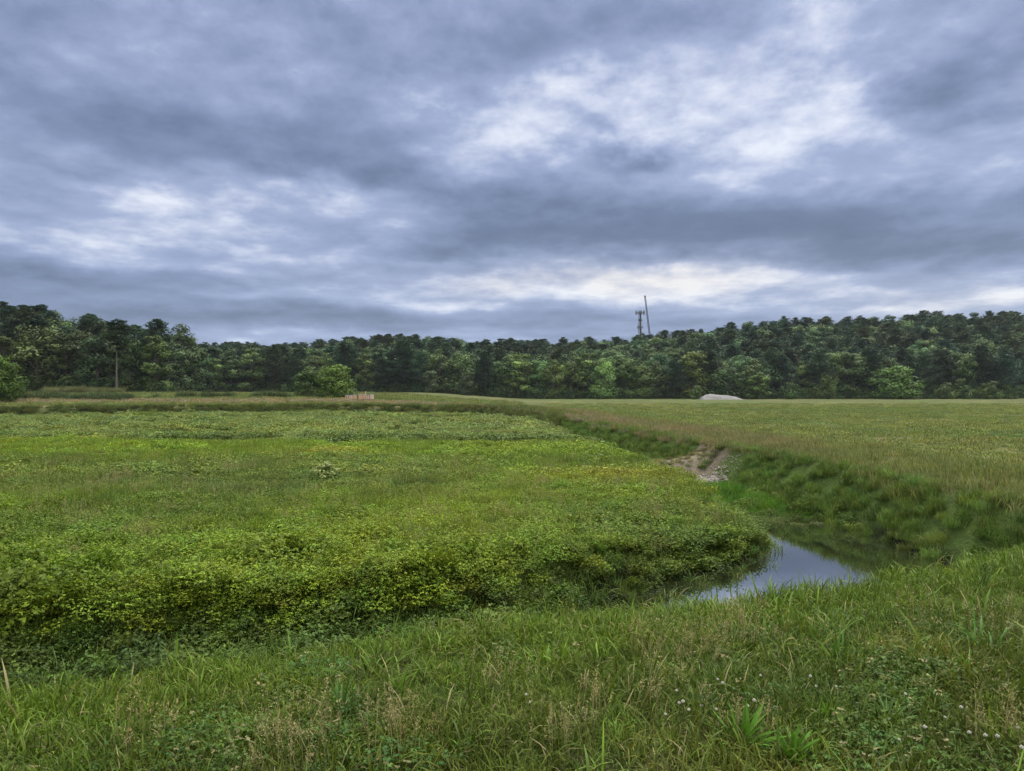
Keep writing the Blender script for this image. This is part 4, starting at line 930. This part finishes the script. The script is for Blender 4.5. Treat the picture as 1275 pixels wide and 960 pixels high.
# ------------------------------------------------------------------ small things
# stones on the crossing
M_stone = plain_mat('stone', (0.24, 0.205, 0.19), .9, .45, 1.5, bump=.3)
def stone_geo():
    g = Geo(); nu, nv = 7, 5; a_, b_ = np.meshgrid(np.linspace(0, 2 * np.pi, nu + 1), np.linspace(0.02, np.pi - .02, nv))
    r_ = 1 + .25 * np.sin(3 * a_ + rng.uniform(0, 6)) * np.sin(b_) + .15 * np.cos(2 * b_ + rng.uniform(0, 6))
    v = np.stack([np.cos(a_) * np.sin(b_) * r_, np.sin(a_) * np.sin(b_) * r_ * .8, np.cos(b_) * r_ * .55], -1).reshape(-1, 3) * .04
    ix = np.arange(nv * (nu + 1)).reshape(nv, nu + 1); g.add(v, np.stack([ix[:-1, :-1], ix[:-1, 1:], ix[1:, 1:], ix[1:, :-1]], -1).reshape(-1, 4)); return g
P_stone = proto_collection('stones', [stone_geo().mesh('stones', M_stone) for _ in range(5)])
x = rng.normal(6.1, .65, 1500); y = rng.normal(25.9, .5, 1500); di, do = zone_masks(x, y); k = (do > .25) & (di < -.1); x, y = x[k], y[k]
scatter('gravel', P_stone, stack(x, y, .02), np.exp(rng.normal(-.35, .45, len(x))), tints(len(x), (.3, .28, .26)), 'grey pink stones spilling down the earth crossing', 'gravel', tilt=.5)

# pale flowering shrub out on the bog
M_pale = foliage_mat('shrub_leaves', dry=(0.55, 0.52, 0.36), patch=.2)
def small_shrub(name, u, v, wpx, hpx, tint, flow, label, cat='shrub'):
    d = 2.55 * FPX / (v - VH); x0, y0 = at_u(u, d); z0 = gz(x0, y0); w = wpx * d / FPX; h = hpx * d / FPX
    o = tag(empty(name, (x0, y0, z0)), label, cat)
    st, lv, fl = Geo(), Geo(), Geo()
    for i in range(16):
        a_ = rng.uniform(0, 6.283); q = rng.uniform(.1, 1) ; tip = np.array([np.cos(a_) * w * .46 * q, np.sin(a_) * w * .46 * q, h * (1 - .45 * q * q) * rng.uniform(.85, 1.05)])
        tube(st, [(0, 0, -.05), tip * [.5, .5, .6], tip], [.008, .006, .003], .6, sides=4)
        leaf_cloud(lv, tip * [1, 1, .75], w * .17, 150, .065, np.exp(rng.normal(0, .15)), .9)
        if flow: leaf_cloud(fl, tip * [1, 1, 1.0] + [0, 0, .06], w * .15, 40, .06, 1.0, .6)
    link('stems', st.mesh('stems', M_bark), o); c = link('foliage', lv.mesh('foliage', M_pale), o); c['tint'] = list(tint)
    if flow:
        f = link('blossom', fl.mesh('blossom', M_pale), o); f['tint'] = [.26, .31, .11]
small_shrub('flowering_shrub', 405, 606, 38, 25, (0.095, 0.15, 0.026), True, 'small shrub with cream blossom alone on the bog')
small_shrub('shrub', 524, 552, 16, 14, (0.055, 0.085, 0.018), False, 'small dark shrub on the line between bright and dull plants')

# broad leaved tufts in the near turf
def tuft_geo(n, L, w, lean=.75):
    g = Geo(); a_ = rng.uniform(0, 6.283, n); bx, by = disc(n, .03)
    blades(g, np.stack([bx, by, np.zeros(n) - .01], 1), a_, L * rng.uniform(.6, 1.15, n), w * rng.uniform(.7, 1.2, n), np.abs(rng.normal(lean, .3, n)), rng.uniform(.1, .8, n), rng.uniform(.75, 1.25, n), 0.0, 5, .3)
    return g
tufts = [tuft_geo(46, .26, .024).mesh('tuft', M_grass), tuft_geo(34, .22, .020, .6).mesh('tuft', M_grass), tuft_geo(28, .30, .016, .45).mesh('tuft', M_grass)]
for u_, v_, s_, m_, tn_, lb in (
    (925, 940, 1.15, 0, (.075, .17, .018), 'largest bright green weed tuft at the bottom of the near grass'), (1030, 908, .8, 0, (.085, .19, .02), 'bright star shaped weed tuft with white flowers around it'),
    (1105, 912, .85, 0, (.075, .14, .035), 'greyish green weed tuft on bare soil near the bottom right'), (1228, 885, .6, 1, (.10, .20, .02), 'small yellow green tuft near the right edge'),
    (985, 958, 1.0, 0, (.07, .16, .018), 'bright weed tuft cut off by the bottom edge'), (1165, 885, .6, 1, (.07, .14, .04), 'pale green weed tuft between two brighter tufts'),
    (428, 880, 1.15, 2, (.065, .14, .03), 'tall broad bladed clump left of centre in the near grass'), (500, 855, .9, 2, (.085, .17, .014), 'yellow green upright clump beside the broad bladed clump'),
    (1045, 825, 1.2, 2, (.06, .125, .022), 'tall dark clump at the edge of the dry seeding grass'), (190, 878, .9, 2, (.10, .16, .015), 'yellow green clump in the left of the near grass'),
    (875, 885, .7, 2, (.07, .14, .06), 'blue green long leaved tuft beside the white flowers')):
    dd_ = EYE * FPX / (v_ - VH); x0, y0 = at_u(u_, dd_); o = link('weed_tuft', tufts[m_], None, (x0, y0, gz(x0, y0))); o.scale = (s_ * .72,) * 3; o.rotation_euler = (0, 0, rng.uniform(0, 6)); o['tint'] = list(tn_)
    tag(o, lb, 'weed')

# clover flowers
g = Geo(); leaf_cloud(g, np.array([0, 0, .0]), .0075, 60, .005, 1.0, .85); fl_m = g.mesh('flower_head', foliage_mat('clover_white', trans=.15, patch=.1))
g = Geo(); tube(g, [(0, 0, -.15), (.004, 0, -.07), (0, 0, 0)], .0012, sides=4); st_m = g.mesh('stem', M_grass)
spots = [(857, 892), (845, 885), (838, 905), (828, 900), (850, 886), (880, 885), (893, 848), (899, 850), (912, 880), (873, 885), (938, 881), (808, 840), (660, 865), (655, 852), (806, 843), (891, 897), (842, 869), (965, 859), (1040, 858), (1008, 850), (1115, 920), (1118, 930), (1175, 905), (1190, 912), (1205, 910), (1225, 918), (1252, 908), (1265, 905), (1240, 925), (1250, 912), (1150, 905), (1270, 940), (976, 892), (1126, 876), (1015, 868), (877, 890), (930, 893), (946, 850), (820, 862), (1195, 890)]
for u_, v_ in spots[::3] + spots[1::3]:
    dd_ = (EYE - .14) * FPX / (v_ - VH); x0, y0 = at_u(u_, dd_); o = empty('clover_flower', (x0, y0, gz(x0, y0) + .14 + rng.uniform(-.02, .03)))
    s_ = rng.uniform(.8, 1.25); o.scale = (s_,) * 3
    h_ = link('flower_head', fl_m, o); h_['tint'] = [.45, .44, .38]; s2 = link('stem', st_m, o); s2['tint'] = [.06, .10, .03]
    tag(o, 'small white clover flower in the near grass', 'flower', 'white clover flowers in the near grass')
